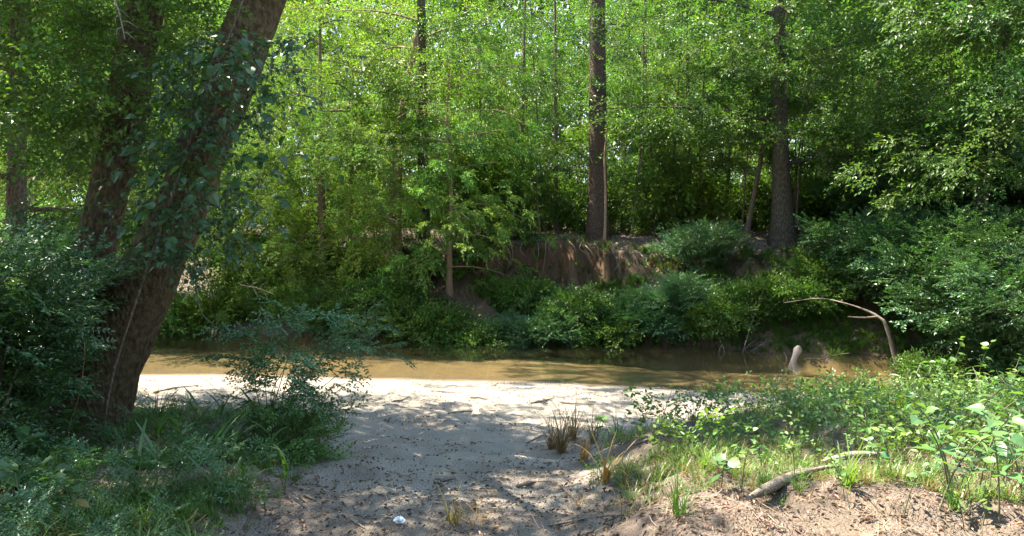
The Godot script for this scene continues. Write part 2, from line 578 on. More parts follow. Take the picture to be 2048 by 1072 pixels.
func shrub(called: String, label: String, base: Vector3, o: Dictionary, group := "", category := "shrub") -> Node3D:
	var t := thing(called, label, category, group, base)
	var stems: int = o.get("stems", 5)
	var h: float = o.h
	var w: float = o.w
	var where := []
	var cols := PackedColorArray()
	var per := int(o.sprays / float(stems))
	var arch: float = o.get("arch", 0.35)
	var lean: Vector3 = o.get("lean", Vector3.ZERO)
	for k in stems:
		var az := k * 2.399 + rnd(-0.4, 0.4)
		var reach := w * sqrt((k + 0.7) / stems) * rnd(0.8, 1.1)
		var hh := h * rnd(0.72, 1.08) * (1.0 - 0.25 * reach / (w + 0.001) * arch)
		var out := Vector3(cos(az), 0, sin(az))
		var pts := []
		for q in 5:
			var s := q / 4.0
			pts.append(out * (0.04 + reach * pow(s, 1.5)) + lean * s * s + Vector3.UP * hh * (s - arch * s * s * s) + Vector3(rnd(-1, 1), 0, rnd(-1, 1)) * 0.05 * h * s)
		var lp := spline(pts, 3)
		lp[0].y -= 0.1
		var lr := PackedFloat32Array()
		for q in lp.size():
			lr.append(o.get("stem_r", 0.014) * (1.0 - 0.8 * q / (lp.size() - 1.0)))
		var bm := MB.new()
		bm.tube(lp, lr, 5, Color.WHITE)
		part("stem", bm.mesh(), o.get("bark", M.bark_thin), t)
		var hue := tint(o.col, 0.12)
		for j in per:
			var s := pow(rnd(o.get("low", 0.02), 1.0), 0.75)
			var ii := s * (lp.size() - 1)
			var q := lp[int(ii)].lerp(lp[mini(int(ii) + 1, lp.size() - 1)], ii - int(ii))
			var off := Vector3(rnd(-1, 1), rnd(-0.5, 0.6), rnd(-1, 1))
			q += off * w * o.get("fill", 0.3)
			q.y = maxf(q.y, 0.03)
			where.append(place_spray(q, (out * 0.6 + off + Vector3.UP * o.get("rise", 0.1)).normalized(), o.size * rnd(0.75, 1.25)))
			cols.append(tint(hue))
	var set_: Array = S[o.kind]
	scatter("foliage", set_[int(t.get_index()) % set_.size()], o.get("mat", M.leaf), where, cols, t)
	return t

func axis_of(h: float, lean: Vector2, bow := 0.0) -> Array:
	var out := []
	for k in 5:
		var s := k / 4.0
		out.append(Vector3(lean.x * s + bow * sin(PI * s) + rnd(-0.03, 0.03) * h * 0.15 * s, h * s, lean.y * s + rnd(-0.03, 0.03) * h * 0.15 * s))
	return out

func along(px: float) -> String:             # where along the wood's edge
	var marks := [[470, "behind the twin-stemmed tree"], [640, "left of the cascading tree"], [790, "left of the reddish-brown trunk"], [900, "right of the reddish-brown trunk"], [1050, "right of the bright drooping tree"], [1195, "just left of the tall pine"], [1330, "just right of the tall pine"], [1450, "midway from pine to flared tree"], [1560, "just left of the flared tree"], [1680, "just right of the flared tree"], [1800, "well right of the flared tree"], [9999, "toward the right margin"]]
	for m in marks:
		if px < m[0]:
			return m[1]
	return ""

const GREEN := Color(0.082, 0.175, 0.034)     # oak, gum and most broad leaves
const LIGHT := Color(0.135, 0.245, 0.042)    # hickory, willow and other fresh thin leaves
const PRIVET := Color(0.06, 0.15, 0.052)     # leathery blue-green privet


func _ready() -> void:
	# ---- camera, sky, sun, exposure
	var cam := Camera3D.new()
	cam.position = Vector3(0, 1.65, 0)
	cam.rotation_degrees = Vector3(-3.3, 0, 0)
	cam.fov = 39.57
	cam.far = 600.0
	add_child(cam)
	var sky_mat := ProceduralSkyMaterial.new()
	sky_mat.sky_top_color = lin(0.28, 0.41, 0.64)
	sky_mat.sky_horizon_color = lin(0.63, 0.7, 0.8)
	sky_mat.sky_curve = 0.2
	sky_mat.ground_bottom_color = lin(0.1, 0.1, 0.08)
	sky_mat.ground_horizon_color = lin(0.4, 0.45, 0.5)
	sky_mat.sun_angle_max = 12.0
	sky_mat.sky_energy_multiplier = 0.85
	var sky := Sky.new()
	sky.sky_material = sky_mat
	var env := Environment.new()
	env.background_mode = Environment.BG_SKY
	env.sky = sky
	env.tonemap_mode = Environment.TONE_MAPPER_LINEAR
	env.tonemap_exposure = 6.2
	env.sdfgi_enabled = true
	env.ssao_enabled = true
	env.ssil_enabled = true
	var we := WorldEnvironment.new()
	we.environment = env
	add_child(we)
	var sun := DirectionalLight3D.new()
	sun.light_color = Color(1.0, 0.955, 0.88)
	sun.light_energy = 1.6
	sun.light_angular_distance = 0.5
	sun.shadow_enabled = true
	sun.look_at_from_position(Vector3(-0.42, 0.86, -0.17) * 10.0, Vector3.ZERO)
	add_child(sun)

	rng.seed = 20
	n_low.seed = 3; n_low.frequency = 0.12; n_low.fractal_octaves = 2
	n_mid.seed = 7; n_mid.frequency = 0.55; n_mid.fractal_octaves = 3
	n_fine.seed = 13; n_fine.frequency = 3.2; n_fine.fractal_octaves = 2
	n_cell.seed = 5; n_cell.frequency = 1.9; n_cell.noise_type = FastNoiseLite.TYPE_CELLULAR; n_cell.fractal_type = FastNoiseLite.FRACTAL_NONE
	make_materials()
	make_sprays()
	make_leaves()
	build_ground()
	far_wood()
	wood_edge()
	bank_growth()
	left_tree()
	left_growth()
	right_growth()
	foreground_plants()
	litter_and_sticks()


# ------------------------------------------------------------------ the wood behind the far bank
func far_wood() -> void:
	var where := []
	var cols := PackedColorArray()
	for k in 7600:
		var d := rnd(62.0, 95.0)
		var x := rnd(-0.95, 0.95) * d
		var y := 1.5 + pow(rng.randf(), 0.85) * 29.0
		where.append(place_spray(Vector3(x, y, -d), Vector3(rnd(-1, 1), -0.2, rnd(-1, 1)), rnd(3.0, 4.6), 0.6))
		cols.append(tint(GREEN.lerp(LIGHT, rng.randf()), 0.25))
	var fw := scatter("far_wood", S.far[0], M.leaf, where, cols, self)
	fw.set_meta("label", "far-off mass of sunlit green wood")
	# trees deep in the wood
	var k := 0
	while k < 30:
		var d := rnd(33.0, 62.0)
		var px := rnd(-250, 2300)
		var b := gp(px, d)
		var h := minf(rnd(12.0, 22.0), d * 0.36 + 1.0)
		tree("forest_tree", "slender %s tree %s in the wood, %s" % ["dark-barked" if k % 3 else "brown-barked", "deep" if d > 46.0 else "farther back", along(px)], b, {"axis": axis_of(h, Vector2(rnd(-1.2, 1.2), rnd(-0.8, 0.8)), rnd(-0.3, 0.3)), "rad": rnd(0.1, 0.24), "bark": [M.bark_thin, M.bark_oak, M.bark_pine][k % 3], "kind": ["oak", "far", "far"][k % 3], "col": [GREEN, LIGHT, GREEN.lerp(LIGHT, 0.5), LIGHT][k % 4], "limbs": 11, "first": rnd(1.5, 4.5), "crown_r": rnd(2.4, 4.0), "sprays": 330, "size": 1.45 if k % 3 == 0 else 1.2, "sides": 8, "every": 2, "prof": 0.0}, "trees deep in the wood")
		k += 1
	for q in 62:
		var d := rnd(23.4, 40.0) if q < 44 else rnd(23.2, 30.0)
		var spx := rnd(560, 2100) if q < 44 else rnd(900, 1800)
		var b := gp(spx, d)
		shrub("forest_shrub", "%s understory shrub %s the bank top, %s" % [["broad-leaved", "big-leaved", "feathery"][q % 3], "near" if d < 28.0 else "back from", along(spx)], b, {"h": rnd(1.4, 3.4), "w": rnd(0.8, 1.6), "stems": 5, "kind": ["oak", "far", "fine"][q % 3], "col": [GREEN, LIGHT, GREEN][q % 3], "sprays": 150, "size": 1.05}, "understory shrubs beyond the far bank")


func wood_edge() -> void:
	# the drooping bright tree in the middle
	tree("young_tree", "bright young tree with drooping narrow leaves in the middle of the far bank", gp(898, 21.6), {"axis": [Vector3(0, 0, 0), Vector3(0.03, 1.6, 0.05), Vector3(0.08, 3.2, 0.2), Vector3(0.0, 5.0, 0.4), Vector3(0.1, 6.6, 0.6)], "rad": 0.095, "bark": M.bark_tan, "kind": "droop", "col": Color(0.135, 0.265, 0.05), "limbs": 30, "first": 0.7, "crown_r": 3.0, "sprays": 1000, "size": 0.72, "droop": 0.3, "thick": 1.5, "prof": 0.0, "mat": M.leaf_soft})
	# tall pine right of the middle
	tree("pine_tree", "tall straight pine with scaly brown bark on the far bank", gp(1196, 23.0), {"axis": [Vector3(0, 0, 0), Vector3(-0.05, 5, 0), Vector3(-0.1, 12, 0), Vector3(0, 18, 0), Vector3(0.1, 25, 0)], "rad": 0.31, "bark": M.bark_pine, "kind": "fine", "col": GREEN, "limbs": 16, "first": 13.5, "crown_r": 3.5, "sprays": 900, "size": 1.4, "sides": 18, "flare": 0.3, "every": 2})
	single_sapling(1209, 22.2, 3.4, 0.05, M.bark_tan, "thin orange-brown sapling trunk right in front of the tall pine")
	# big oak on the right with a flared foot
	var oak := tree("oak_tree", "thick dark tree with flared root foot on the bank edge at right", gp(1568, 21.2), {"axis": [Vector3(0, 0, 0), Vector3(-0.1, 1.6, 0), Vector3(-0.2, 4.0, 0), Vector3(-0.32, 7.5, 0.1), Vector3(-0.4, 12, 0.3)], "rad": 0.31, "bark": M.bark_oak, "kind": "oak", "col": GREEN, "limbs": 24, "first": 3.4, "thin_top": 0.0, "crown_r": 5.2, "sprays": 1500, "size": 1.0, "sides": 20, "flare": 0.5, "every": 2, "droop": 0.2, "prof": 0.0})
	for r in [[0.25, 1.6], [0.75, 1.5], [1.3, 1.2], [1.9, 1.3], [2.5, 1.0], [0.5, 1.1]]:
		var ob := oak.position
		var pts := []
		for q in 5:
			var f: float = 0.22 + r[1] * q / 4.0
			var x: float = ob.x + cos(r[0]) * f
			var z: float = ob.z + sin(r[0]) * f
			pts.append(Vector3(x, H(x, z) + (0.16 if q == 0 else 0.03) - (0.06 if q == 4 else 0.0), z) - ob)
		var rm := MB.new()
		rm.tube(spline(pts, 4), radii([0.11, 0.08, 0.06, 0.045, 0.02], 4), 7, Color.WHITE, n_mid, 0.25)
		part("root", rm.mesh(), M.bark_oak, oak)
	# reddish trunk left of the middle, leaning right higher up
	tree("reddish_tree", "reddish-brown trunk left of the middle leaning right as it rises", gp(787, 22.8), {"axis": [Vector3(0, 0, 0), Vector3(0.1, 2.2, 0), Vector3(0.22, 4.2, 0), Vector3(0.75, 7.0, 0), Vector3(1.6, 12, 0)], "rad": 0.23, "bark": M.bark_tan, "kind": "oak", "col": LIGHT, "limbs": 16, "first": 5.0, "crown_r": 3.0, "sprays": 800, "size": 1.0, "prof": 0.0})
	# slimmer trees along the edge: px, d, rad, h, lean, kind, col, label
	var slim := [
		[1040, 24.0, 0.09, 9.0, 0.2, "oak", GREEN, "slim dark trunk just right of the bright drooping tree"],
		[1112, 24.6, 0.09, 11.0, -0.1, "oak", GREEN, "slim dark trunk midway between drooping tree and tall pine"],
		[1285, 33.0, 0.28, 20.0, 0.0, "far", GREEN, "broad dim trunk deeper in the wood right of the tall pine"],
		[1335, 23.5, 0.05, 7.0, 0.4, "fine", GREEN, "wispy sapling between the tall pine and the flared tree"],
		[1378, 24.0, 0.06, 8.5, -0.2, "oak", LIGHT, "left one of two thin stems beside the flared tree"],
		[1394, 24.4, 0.06, 8.5, 0.2, "oak", GREEN, "right one of two thin stems beside the flared tree"],
		[1492, 22.4, 0.085, 9.0, 1.5, "oak", GREEN, "thin stem leaning right against the flared tree"],
		[1636, 31.0, 0.3, 18.0, 0.1, "far", GREEN, "dim broad trunk seen past the right side of flared tree"],
		[1661, 25.0, 0.12, 13.0, 0.0, "oak", GREEN, "straight dark trunk next right of the flared tree"],
		[1746, 24.0, 0.15, 14.0, 0.1, "oak", GREEN, "straight brown trunk second to the right of flared tree"],
		[700, 24.0, 0.07, 9.0, 0.3, "fine", LIGHT, "thin stem left of the reddish-brown leaning trunk"],
		[968, 25.0, 0.06, 8.0, -0.2, "oak", LIGHT, "thin stem hidden behind the bright drooping tree"],
		[1450, 25.5, 0.07, 10.0, 0.3, "oak", LIGHT, "thin upright stem left of the leaning stem"],
	]
	for a in slim:
		tree("edge_tree", a[7], gp(a[0], a[1]), {"axis": axis_of(minf(a[3], 10.5), Vector2(a[4], 0.1)), "rad": a[2], "bark": M.bark_thin if a[2] < 0.1 else M.bark_oak, "kind": a[5], "col": a[6], "limbs": 14, "first": 1.9 if a[2] < 0.2 else 4.0, "crown_r": 1.5 + a[3] * 0.11, "sprays": 210 if a[2] < 0.14 else 420, "size": 0.95, "prof": 0.0, "every": 3}, "trees along the far bank edge")
	for k in 30:
		var d := rnd(22.4, 30.0)
		var h := rnd(4.0, 8.5)
		var tpx := rnd(960, 1740)
		tree("thin_sapling", "thin %s sapling %s the wood, %s" % [["broad-leaved", "feathery", "droopy-leaved"][k % 3], "at the edge of" if d < 26.0 else "a little inside", along(tpx)], gp(tpx, d), {"axis": axis_of(h, Vector2(rnd(-0.7, 0.7), rnd(-0.3, 0.3)), rnd(-0.2, 0.2)), "rad": rnd(0.022, 0.05), "bark": M.bark_thin, "kind": ["oak", "fine", "droop"][k % 3], "col": [GREEN, LIGHT][k % 2], "limbs": 7, "first": rnd(1.2, 3.0), "crown_r": rnd(0.9, 1.5), "sprays": 110, "size": 0.75, "prof": 0.0, "sides": 6, "every": 3, "flare": 0.2}, "thin saplings at the wood's edge")
	tree("tall_creek_tree", "tall tree rising out of the picture behind the bright drooping tree", gp(850, 23.0), {"axis": [Vector3(0, 0, 0), Vector3(0.0, 4, 0.5), Vector3(0.1, 8, 1.8), Vector3(-0.2, 11, 4.4), Vector3(-0.6, 13, 6.2)], "rad": 0.19, "bark": M.bark_oak, "kind": "oak", "col": GREEN, "thin_top": 0.3, "limbs": 16, "first": 9.2, "crown_r": 4.6, "sprays": 800, "size": 1.05, "droop": 0.05, "prof": 0.0})
	tree("drooping_tree", "dark leafy tree with drooping boughs filling the upper right corner", gp(1945, 18.2), {"axis": axis_of(10.5, Vector2(0.2, 1.4)), "rad": 0.18, "bark": M.bark_oak, "kind": "oak", "col": GREEN, "limbs": 26, "first": 2.2, "crown_r": 4.2, "sprays": 1900, "size": 0.95, "droop": 0.45, "thick": 0.9, "prof": 0.0, "thin_top": 0.0, "every": 3})
	tree("drooping_tree", "dark leafy tree at the right margin leaning over the creek", gp(2130, 16.4), {"axis": axis_of(9.0, Vector2(-0.5, 1.0)), "rad": 0.15, "bark": M.bark_oak, "kind": "oak", "col": GREEN, "limbs": 22, "first": 1.8, "crown_r": 3.2, "sprays": 1200, "size": 0.9, "droop": 0.45, "thick": 0.9, "prof": 0.0, "thin_top": 0.0, "every": 3})
	# airy willow-like cascade over the water on the left
	tree("cascading_tree", "airy pale green tree cascading down to the water left of the middle", gp(645, 22.2), {"axis": axis_of(8.0, Vector2(0.2, 0.8)), "rad": 0.14, "bark": M.bark_thin, "kind": "fine", "col": LIGHT, "limbs": 24, "first": 0.9, "crown_r": 3.4, "sprays": 1900, "size": 0.95, "droop": 0.75, "thick": 1.0, "mat": M.leaf_soft, "prof": 0.0})
	tree("overhanging_tree", "bright yellow-green tree leaning over the water behind the twin-stemmed tree", gp(455, 24.5), {"axis": axis_of(9.0, Vector2(0.8, 1.6)), "rad": 0.16, "bark": M.bark_thin, "kind": "oak", "col": LIGHT, "limbs": 20, "first": 0.8, "crown_r": 3.8, "sprays": 1900, "size": 1.0, "droop": 0.6, "thick": 0.9, "mat": M.leaf_soft, "prof": 0.0})
	tree("creekside_tree", "green tree behind the left stem of the twin-stemmed tree", gp(210, 21.0), {"axis": axis_of(9.0, Vector2(0.4, 0.5)), "rad": 0.16, "bark": M.bark_thin, "kind": "oak", "col": GREEN.lerp(LIGHT, 0.5), "limbs": 20, "first": 0.8, "crown_r": 3.4, "sprays": 1600, "size": 1.0, "droop": 0.5, "prof": 0.0})
	tree("creekside_tree", "green tree beyond the creek at the left margin", gp(20, 23.0), {"axis": axis_of(10.0, Vector2(0.2, 0.3)), "rad": 0.18, "bark": M.bark_oak, "kind": "oak", "col": GREEN, "limbs": 20, "first": 1.0, "crown_r": 3.6, "sprays": 1500, "size": 1.05, "droop": 0.4, "prof": 0.0})

func single_sapling(px: float, d: float, h: float, r: float, mat: Material, label: String) -> void:
	var b := gp(px, d)
	var mb := MB.new()
	var pts := spline([Vector3(0, -0.1, 0), Vector3(0.02, h * 0.4, 0), Vector3(-0.02, h * 0.75, 0.02), Vector3(0.05, h, 0.05)], 5)
	var rr := PackedFloat32Array()
	for i in pts.size():
		rr.append(r * (1.0 - 0.6 * i / (pts.size() - 1.0)))
	mb.tube(pts, rr, 8, Color.WHITE, n_mid, 0.1)
	var o := single("sapling_trunk", mb.mesh(), mat, label, "sapling")
	o.position = b


func bank_growth() -> void:
	# bushes on the lit middle of the bank: px, d, h, w, kind, col, label
	var list := [
		[872, 19.9, 1.3, 0.9, "oak", GREEN, "round bush low on the bank below the bright drooping tree"],
		[955, 19.4, 1.0, 0.8, "oak", GREEN, "pale-lit bush reaching into the water in mid picture"],
		[1030, 19.5, 1.4, 0.9, "privet", PRIVET, "bush below the earth scarp right of mid picture"],
		[1100, 19.2, 1.5, 0.7, "privet", PRIVET, "upright bush at the water below the tall pine"],
		[1150, 19.6, 1.1, 0.8, "oak", GREEN, "dark low bush at the water right of the upright bush"],
		[1345, 18.9, 1.9, 0.8, "privet", PRIVET, "tall blue-green bush on the bank with pale shiny leaves"],
		[1400, 20.6, 1.6, 1.0, "privet", PRIVET, "dark bush on the bank lip left of the flared tree"],
		[1255, 19.4, 0.8, 0.8, "privet", PRIVET, "small dark bush halfway up the bank right of the pine"],
		[775, 20.6, 1.6, 0.8, "oak", GREEN, "glossy-leaved bush hanging from the bank left of the round bush"],
		[700, 21.4, 1.4, 1.0, "fine", GREEN, "dense bush in the dark hollow left of the glossy bush"],
		[600, 22.4, 1.6, 1.2, "fine", LIGHT, "light bush on the low bank under the cascading tree"],
		[500, 24.0, 1.4, 1.3, "oak", LIGHT, "yellow-green bush on the low bank at left"],
		[1500, 18.9, 0.9, 0.9, "oak", GREEN, "low dark bush at the water behind the snagged stump"],
		[1590, 18.6, 1.0, 1.0, "oak", GREEN, "dark bush on the bank below the flared tree"],
		[1660, 18.9, 1.3, 1.0, "oak", GREEN, "bush on the bank right below the flared tree"],
	]
	list.append_array([
		[1215, 19.1, 0.9, 0.7, "oak", GREEN, "low bush draping into the water left of the root tangle"],
		[1300, 18.9, 0.8, 0.7, "privet", PRIVET, "small draping bush right above the hanging roots"],
		[1430, 18.6, 0.9, 0.8, "oak", GREEN, "draping bush at the waterline above the twig pile"],
		[800, 20.3, 1.0, 0.8, "oak", GREEN, "bush draping into the dark water below the reddish trunk"],
		[735, 20.6, 1.0, 0.8, "fine", GREEN, "feathery bush draping into the dark hollow's water"],
		[350, 21.6, 1.3, 1.1, "oak", LIGHT, "yellow-green bush at the water seen just right of the big trunk"],
		[430, 21.8, 1.5, 1.1, "oak", LIGHT, "light green bush over the water right of the yellow-green bush"],
		[560, 21.6, 1.4, 1.0, "fine", LIGHT, "feathery light bush at the water under the cascading tree"],
		[650, 20.9, 1.3, 0.9, "fine", GREEN, "feathery bush in front of the dark hollow"],
		[1050, 20.9, 0.8, 0.7, "oak", GREEN, "bush growing at the foot of the earth scarp"],
	])
	for a in list:
		var foot := gp(a[0], a[1])
		var over := (0.4 if a[0] < 1250 else 0.2) if far_edge(foot.x) - foot.z < 1.6 else 0.2
		shrub("bank_shrub", a[6], foot, {"lean": Vector3(rnd(-0.1, 0.1), -0.2, over), "h": a[2], "w": a[3], "stems": 6, "kind": a[4], "col": a[5], "sprays": 330, "size": 0.75, "mat": M.leaf_gloss if a[4] == "privet" else M.leaf, "rise": 0.25}, "shrubs on the far bank")
	# the dense dark thicket on the right, arching over the water
	var right := [
		[1770, 18.6, 3.0, 1.7, 900, "dark arching thicket shrub nearest to the flared tree"],
		[1870, 17.6, 3.2, 1.7, 1300, "glinting blue-green shrub arching over the water at right"],
		[1960, 16.4, 5.0, 2.1, 1900, "tall dark blue-green shrub at the right margin"],
		[2060, 14.6, 4.4, 1.9, 1600, "dark shrub cut off by the right margin"],
		[1880, 19.8, 5.4, 2.1, 1500, "tall green shrub behind the glinting arching shrub"],
		[2040, 19.5, 3.2, 1.8, 900, "green shrub behind the dark shrubs at the right margin"],
		[1780, 21.5, 3.4, 1.7, 800, "green shrub on the bank top right of the straight trunks"],
	]
	for a in right:
		shrub("thicket_shrub", a[5], gp(a[0], a[1]), {"h": a[2], "w": a[3], "stems": 15, "kind": "privet", "col": PRIVET, "sprays": a[4] * 0.62, "size": 1.15, "mat": M.leaf_gloss, "arch": 0.5, "stem_r": 0.025, "fill": 0.22}, "thicket shrubs on the right")
	shrub("waterside_shrub", "bright green bush hanging over the dark water at the right", gp(1868, 14.4), {"h": 0.75, "w": 0.45, "stems": 5, "kind": "oak", "col": GREEN, "sprays": 110, "size": 0.6}, "")
	scarp_roots()
	# grass hanging on the far bank
	var tuft := grass_mesh(41, 26, 0.42, 0.011, 0.55)
	var where := []
	var cols := PackedColorArray()
	for k in 4600:
		var x := rnd(-6.0, 13.0)
		var u := rnd(0.05, 2.2)
		var z := far_edge(x) - u
		if n_mid.get_noise_2d(x * 0.7, u * 0.8 + 5.0) < -0.12 and x < 5.0:
			continue
		where.append(Transform3D(Basis(Vector3.UP, rnd(0, TAU)).scaled(Vector3.ONE * rnd(0.5, 1.1)), Vector3(x, H(x, z) - 0.02, z)))
		cols.append(tint(GREEN, 0.25))
	for k in 1400:
		var x := rnd(-7.0, 9.0)
		if x > -0.6 and x < 3.8 and rng.randf() < 0.55:
			continue
		var z := far_edge(x) - rnd(2.2, 3.4)
		where.append(Transform3D(Basis(Vector3.UP, rnd(0, TAU)).scaled(Vector3.ONE * rnd(0.5, 1.2)), Vector3(x, H(x, z) - 0.02, z)))
		cols.append(tint([GREEN, Color(0.12, 0.1, 0.055), GREEN][k % 3], 0.3))
	var g := scatter("bank_grass", tuft, M.leaf, where, cols, self)
	g.set_meta("label", "dark grass and weeds hanging over the far bank")

func scarp_roots() -> void:
	for k in 16:
		var x := -0.5 + k * 0.3 + rnd(-0.12, 0.12)
		var z := far_edge(x) - 2.5
		var y := H(x, z - 0.5) - 0.02
		var p := Vector3(x, y, z - 0.35)
		var ln := rnd(0.3, 1.0)
		tube_thing("hanging_root", [p, p + Vector3(rnd(-0.05, 0.05), -0.04, 0.5), p + Vector3(rnd(-0.15, 0.15), -ln * 0.5, 0.62), p + Vector3(rnd(-0.25, 0.25), -ln, 0.66)], [0.016, 0.014, 0.01, 0.004], M.deadwood, "thin root dangling over the earth scarp below the tall pine", "root", "roots dangling over the scarp", 5)

func grass_mesh(seed_: int, blades: int, ln: float, wd: float, bend: float) -> ArrayMesh:
	var r := RandomNumberGenerator.new()
	r.seed = seed_
	var mb := MB.new()
	for k in blades:
		var az := r.randf() * TAU
		var dir := Vector3(cos(az) * r.randf_range(0.1, 0.7), 1.0, sin(az) * r.randf_range(0.1, 0.7)).normalized()
		var b := r.randf_range(0.75, 1.3)
		mb.blade(Vector3(r.randf_range(-1, 1), 0, r.randf_range(-1, 1)) * ln * 0.08, dir, ln * r.randf_range(0.5, 1.1), wd, bend * r.randf_range(0.4, 1.3), Color(b * r.randf_range(0.9, 1.3), b, b * 0.9))
	return mb.mesh()


# ------------------------------------------------------------------ the twin-stemmed tree on the left
func left_tree() -> void:
	var t := thing("leaning_tree", "big twin-stemmed mossy tree leaning right at the left of the picture", "tree")
	var d := 6.3
	var ax := [[128, 955, 0.55], [140, 895, 0.44], [158, 800, 0.39], [200, 700, 0.345], [256, 600, 0.285], [310, 500, 0.235], [347, 420, 0.215], [404, 260, 0.21], [468, 100, 0.21], [510, -20, 0.205], [582, -220, 0.2], [660, -460, 0.2], [760, -760, 0.15], [830, -1050, 0.08]]
	var pts := []
	var rr := []
	for a in ax:
		pts.append(Vector3((a[0] - 1024.0) / FOCAL * d, 1.65 - (a[1] - 450.0) / FOCAL * d, -d - (900 - a[1]) * 0.0003))
		rr.append(a[2])
	var mb := MB.new()
	mb.tube(spline(pts, 16), radii(rr, 16), 80, Color.WHITE, n_mid, 0.1, true, 0.1)
	part("trunk", mb.mesh(), M.bark_mossy, t)
	var ax2 := [[105, 905, 0.2], [100, 800, 0.19], [118, 690, 0.185], [150, 560, 0.18], [182, 420, 0.175], [212, 270, 0.18], [236, 110, 0.18], [255, -20, 0.175], [270, -250, 0.17], [250, -520, 0.13], [240, -800, 0.08]]
	var p2 := []
	var r2 := []
	for a in ax2:
		p2.append(Vector3((a[0] - 1024.0) / FOCAL * 6.55, 1.65 - (a[1] - 450.0) / FOCAL * 6.55, -6.55 - (900 - a[1]) * 0.0005))
		r2.append(a[2])
	var mb2 := MB.new()
	mb2.tube(spline(p2, 16), radii(r2, 16), 56, Color.WHITE, n_mid, 0.16, true, 0.1)
	var s2 := part("stem", mb2.mesh(), M.bark_mossy, t)
	s2.set_meta("label", "second stem at the left, rising more upright")
	# limbs above the frame, spreading over the path
	var where := []
	var cols := PackedColorArray()
	var limbs := [
		[Vector3(-1.7, 5.7, -6.6), Vector3(-1.6, 1.6, -2.4)], [Vector3(-1.6, 6.0, -6.6), Vector3(-0.4, 1.6, -3.2)], [Vector3(-1.3, 7.0, -6.7), Vector3(-1.8, 1.4, -3.4)],
		[Vector3(-1.2, 7.2, -6.7), Vector3(-1.2, 1.6, -1.2)], [Vector3(-1.0, 8.0, -6.8), Vector3(-0.4, 1.2, -2.6)],
		[Vector3(-3.3, 5.6, -6.9), Vector3(-2.6, 1.2, -0.6)], [Vector3(-3.4, 6.0, -7.0), Vector3(-1.6, 1.4, -3.2)], [Vector3(-3.4, 6.4, -7.0), Vector3(-1.8, 1.6, 1.2)],
		[Vector3(-3.4, 6.2, -7.0), Vector3(-2.6, 1.4, -2.6)], [Vector3(-3.4, 6.6, -7.0), Vector3(-0.4, 1.8, -1.6)], [Vector3(-3.4, 5.8, -7.0), Vector3(0.2, 1.6, 2.0)],
		[Vector3(-0.9, 8.3, -6.9), Vector3(2.4, 1.2, 0.8)], [Vector3(-0.9, 8.4, -6.9), Vector3(2.0, 1.2, -1.6)], [Vector3(-0.85, 8.6, -6.9), Vector3(1.2, 1.4, 0.2)],
		[Vector3(-3.4, 6.8, -7.1), Vector3(-2.2, 1.4, -4.6)], [Vector3(-1.4, 6.6, -6.7), Vector3(-2.0, 1.8, -5.2)],
	]
	for l in limbs:
		var a: Vector3 = l[0]
		var v: Vector3 = l[1]
		var lp := spline([a, a + v * 0.35 + Vector3(0, 0.15, 0), a + v * 0.7 + Vector3(0, 0.1, 0), a + v - Vector3(0, 0.2, 0)], 4)
		var lr := PackedFloat32Array()
		for q in lp.size():
			lr.append(0.085 * (1.0 - 0.85 * q / (lp.size() - 1.0)))
		var bm := MB.new()
		bm.tube(lp, lr, 7, Color.WHITE)
		part("branch", bm.mesh(), M.bark_mossy, t)
		for j in (60 if v.x > 1.1 or v.z < -4.0 else 78):
			var s := rnd(0.25, 1.05)
			var q := a + v * s + Vector3(rnd(-1, 1), rnd(-0.5, 0.5), rnd(-1, 1)) * 0.85
			where.append(place_spray(q, Vector3(v.x, 0, v.z).normalized() + Vector3(rnd(-1, 1), -0.2, rnd(-1, 1)), rnd(0.8, 1.2)))
			cols.append(tint(GREEN))
	scatter("crown", S.oak[0], M.leaf, where, cols, t)
	where = []
	cols = PackedColorArray()
	for k in 420:
		var py := lerpf(-120.0, 330.0, rng.randf())
		var cx := pl(py, [[-120, 262], [110, 236], [330, 200]])
		where.append(place_spray(spot(cx + rng.randfn(0, 130), py, 6.7 + rnd(-0.7, 1.2)), Vector3(rnd(-1, 1), -0.2, rnd(-1, 1)), rnd(0.4, 0.7), 0.6))
		cols.append(tint(GREEN.lerp(LIGHT, 0.3)))
	scatter("foliage", S.oak[1], M.leaf, where, cols, s2)


# where a sight line through a photograph pixel meets the ground or the water
func hit(px: float, py: float) -> Vector3:
	var d := 3.0
	while d < 40.0:
		var p := Vector3((px - 1024.0) / FOCAL * d, 1.65 - (py - 450.0) / FOCAL * d, -d)
		if p.y < maxf(H(p.x, p.z), WATER_Y):
			return Vector3(p.x, maxf(H(p.x, p.z), WATER_Y), p.z)
		d += 0.02
	return gp(px, 30.0)

func spot(px: float, py: float, d: float) -> Vector3:
	return Vector3((px - 1024.0) / FOCAL * d, 1.65 - (py - 450.0) / FOCAL * d, -d)

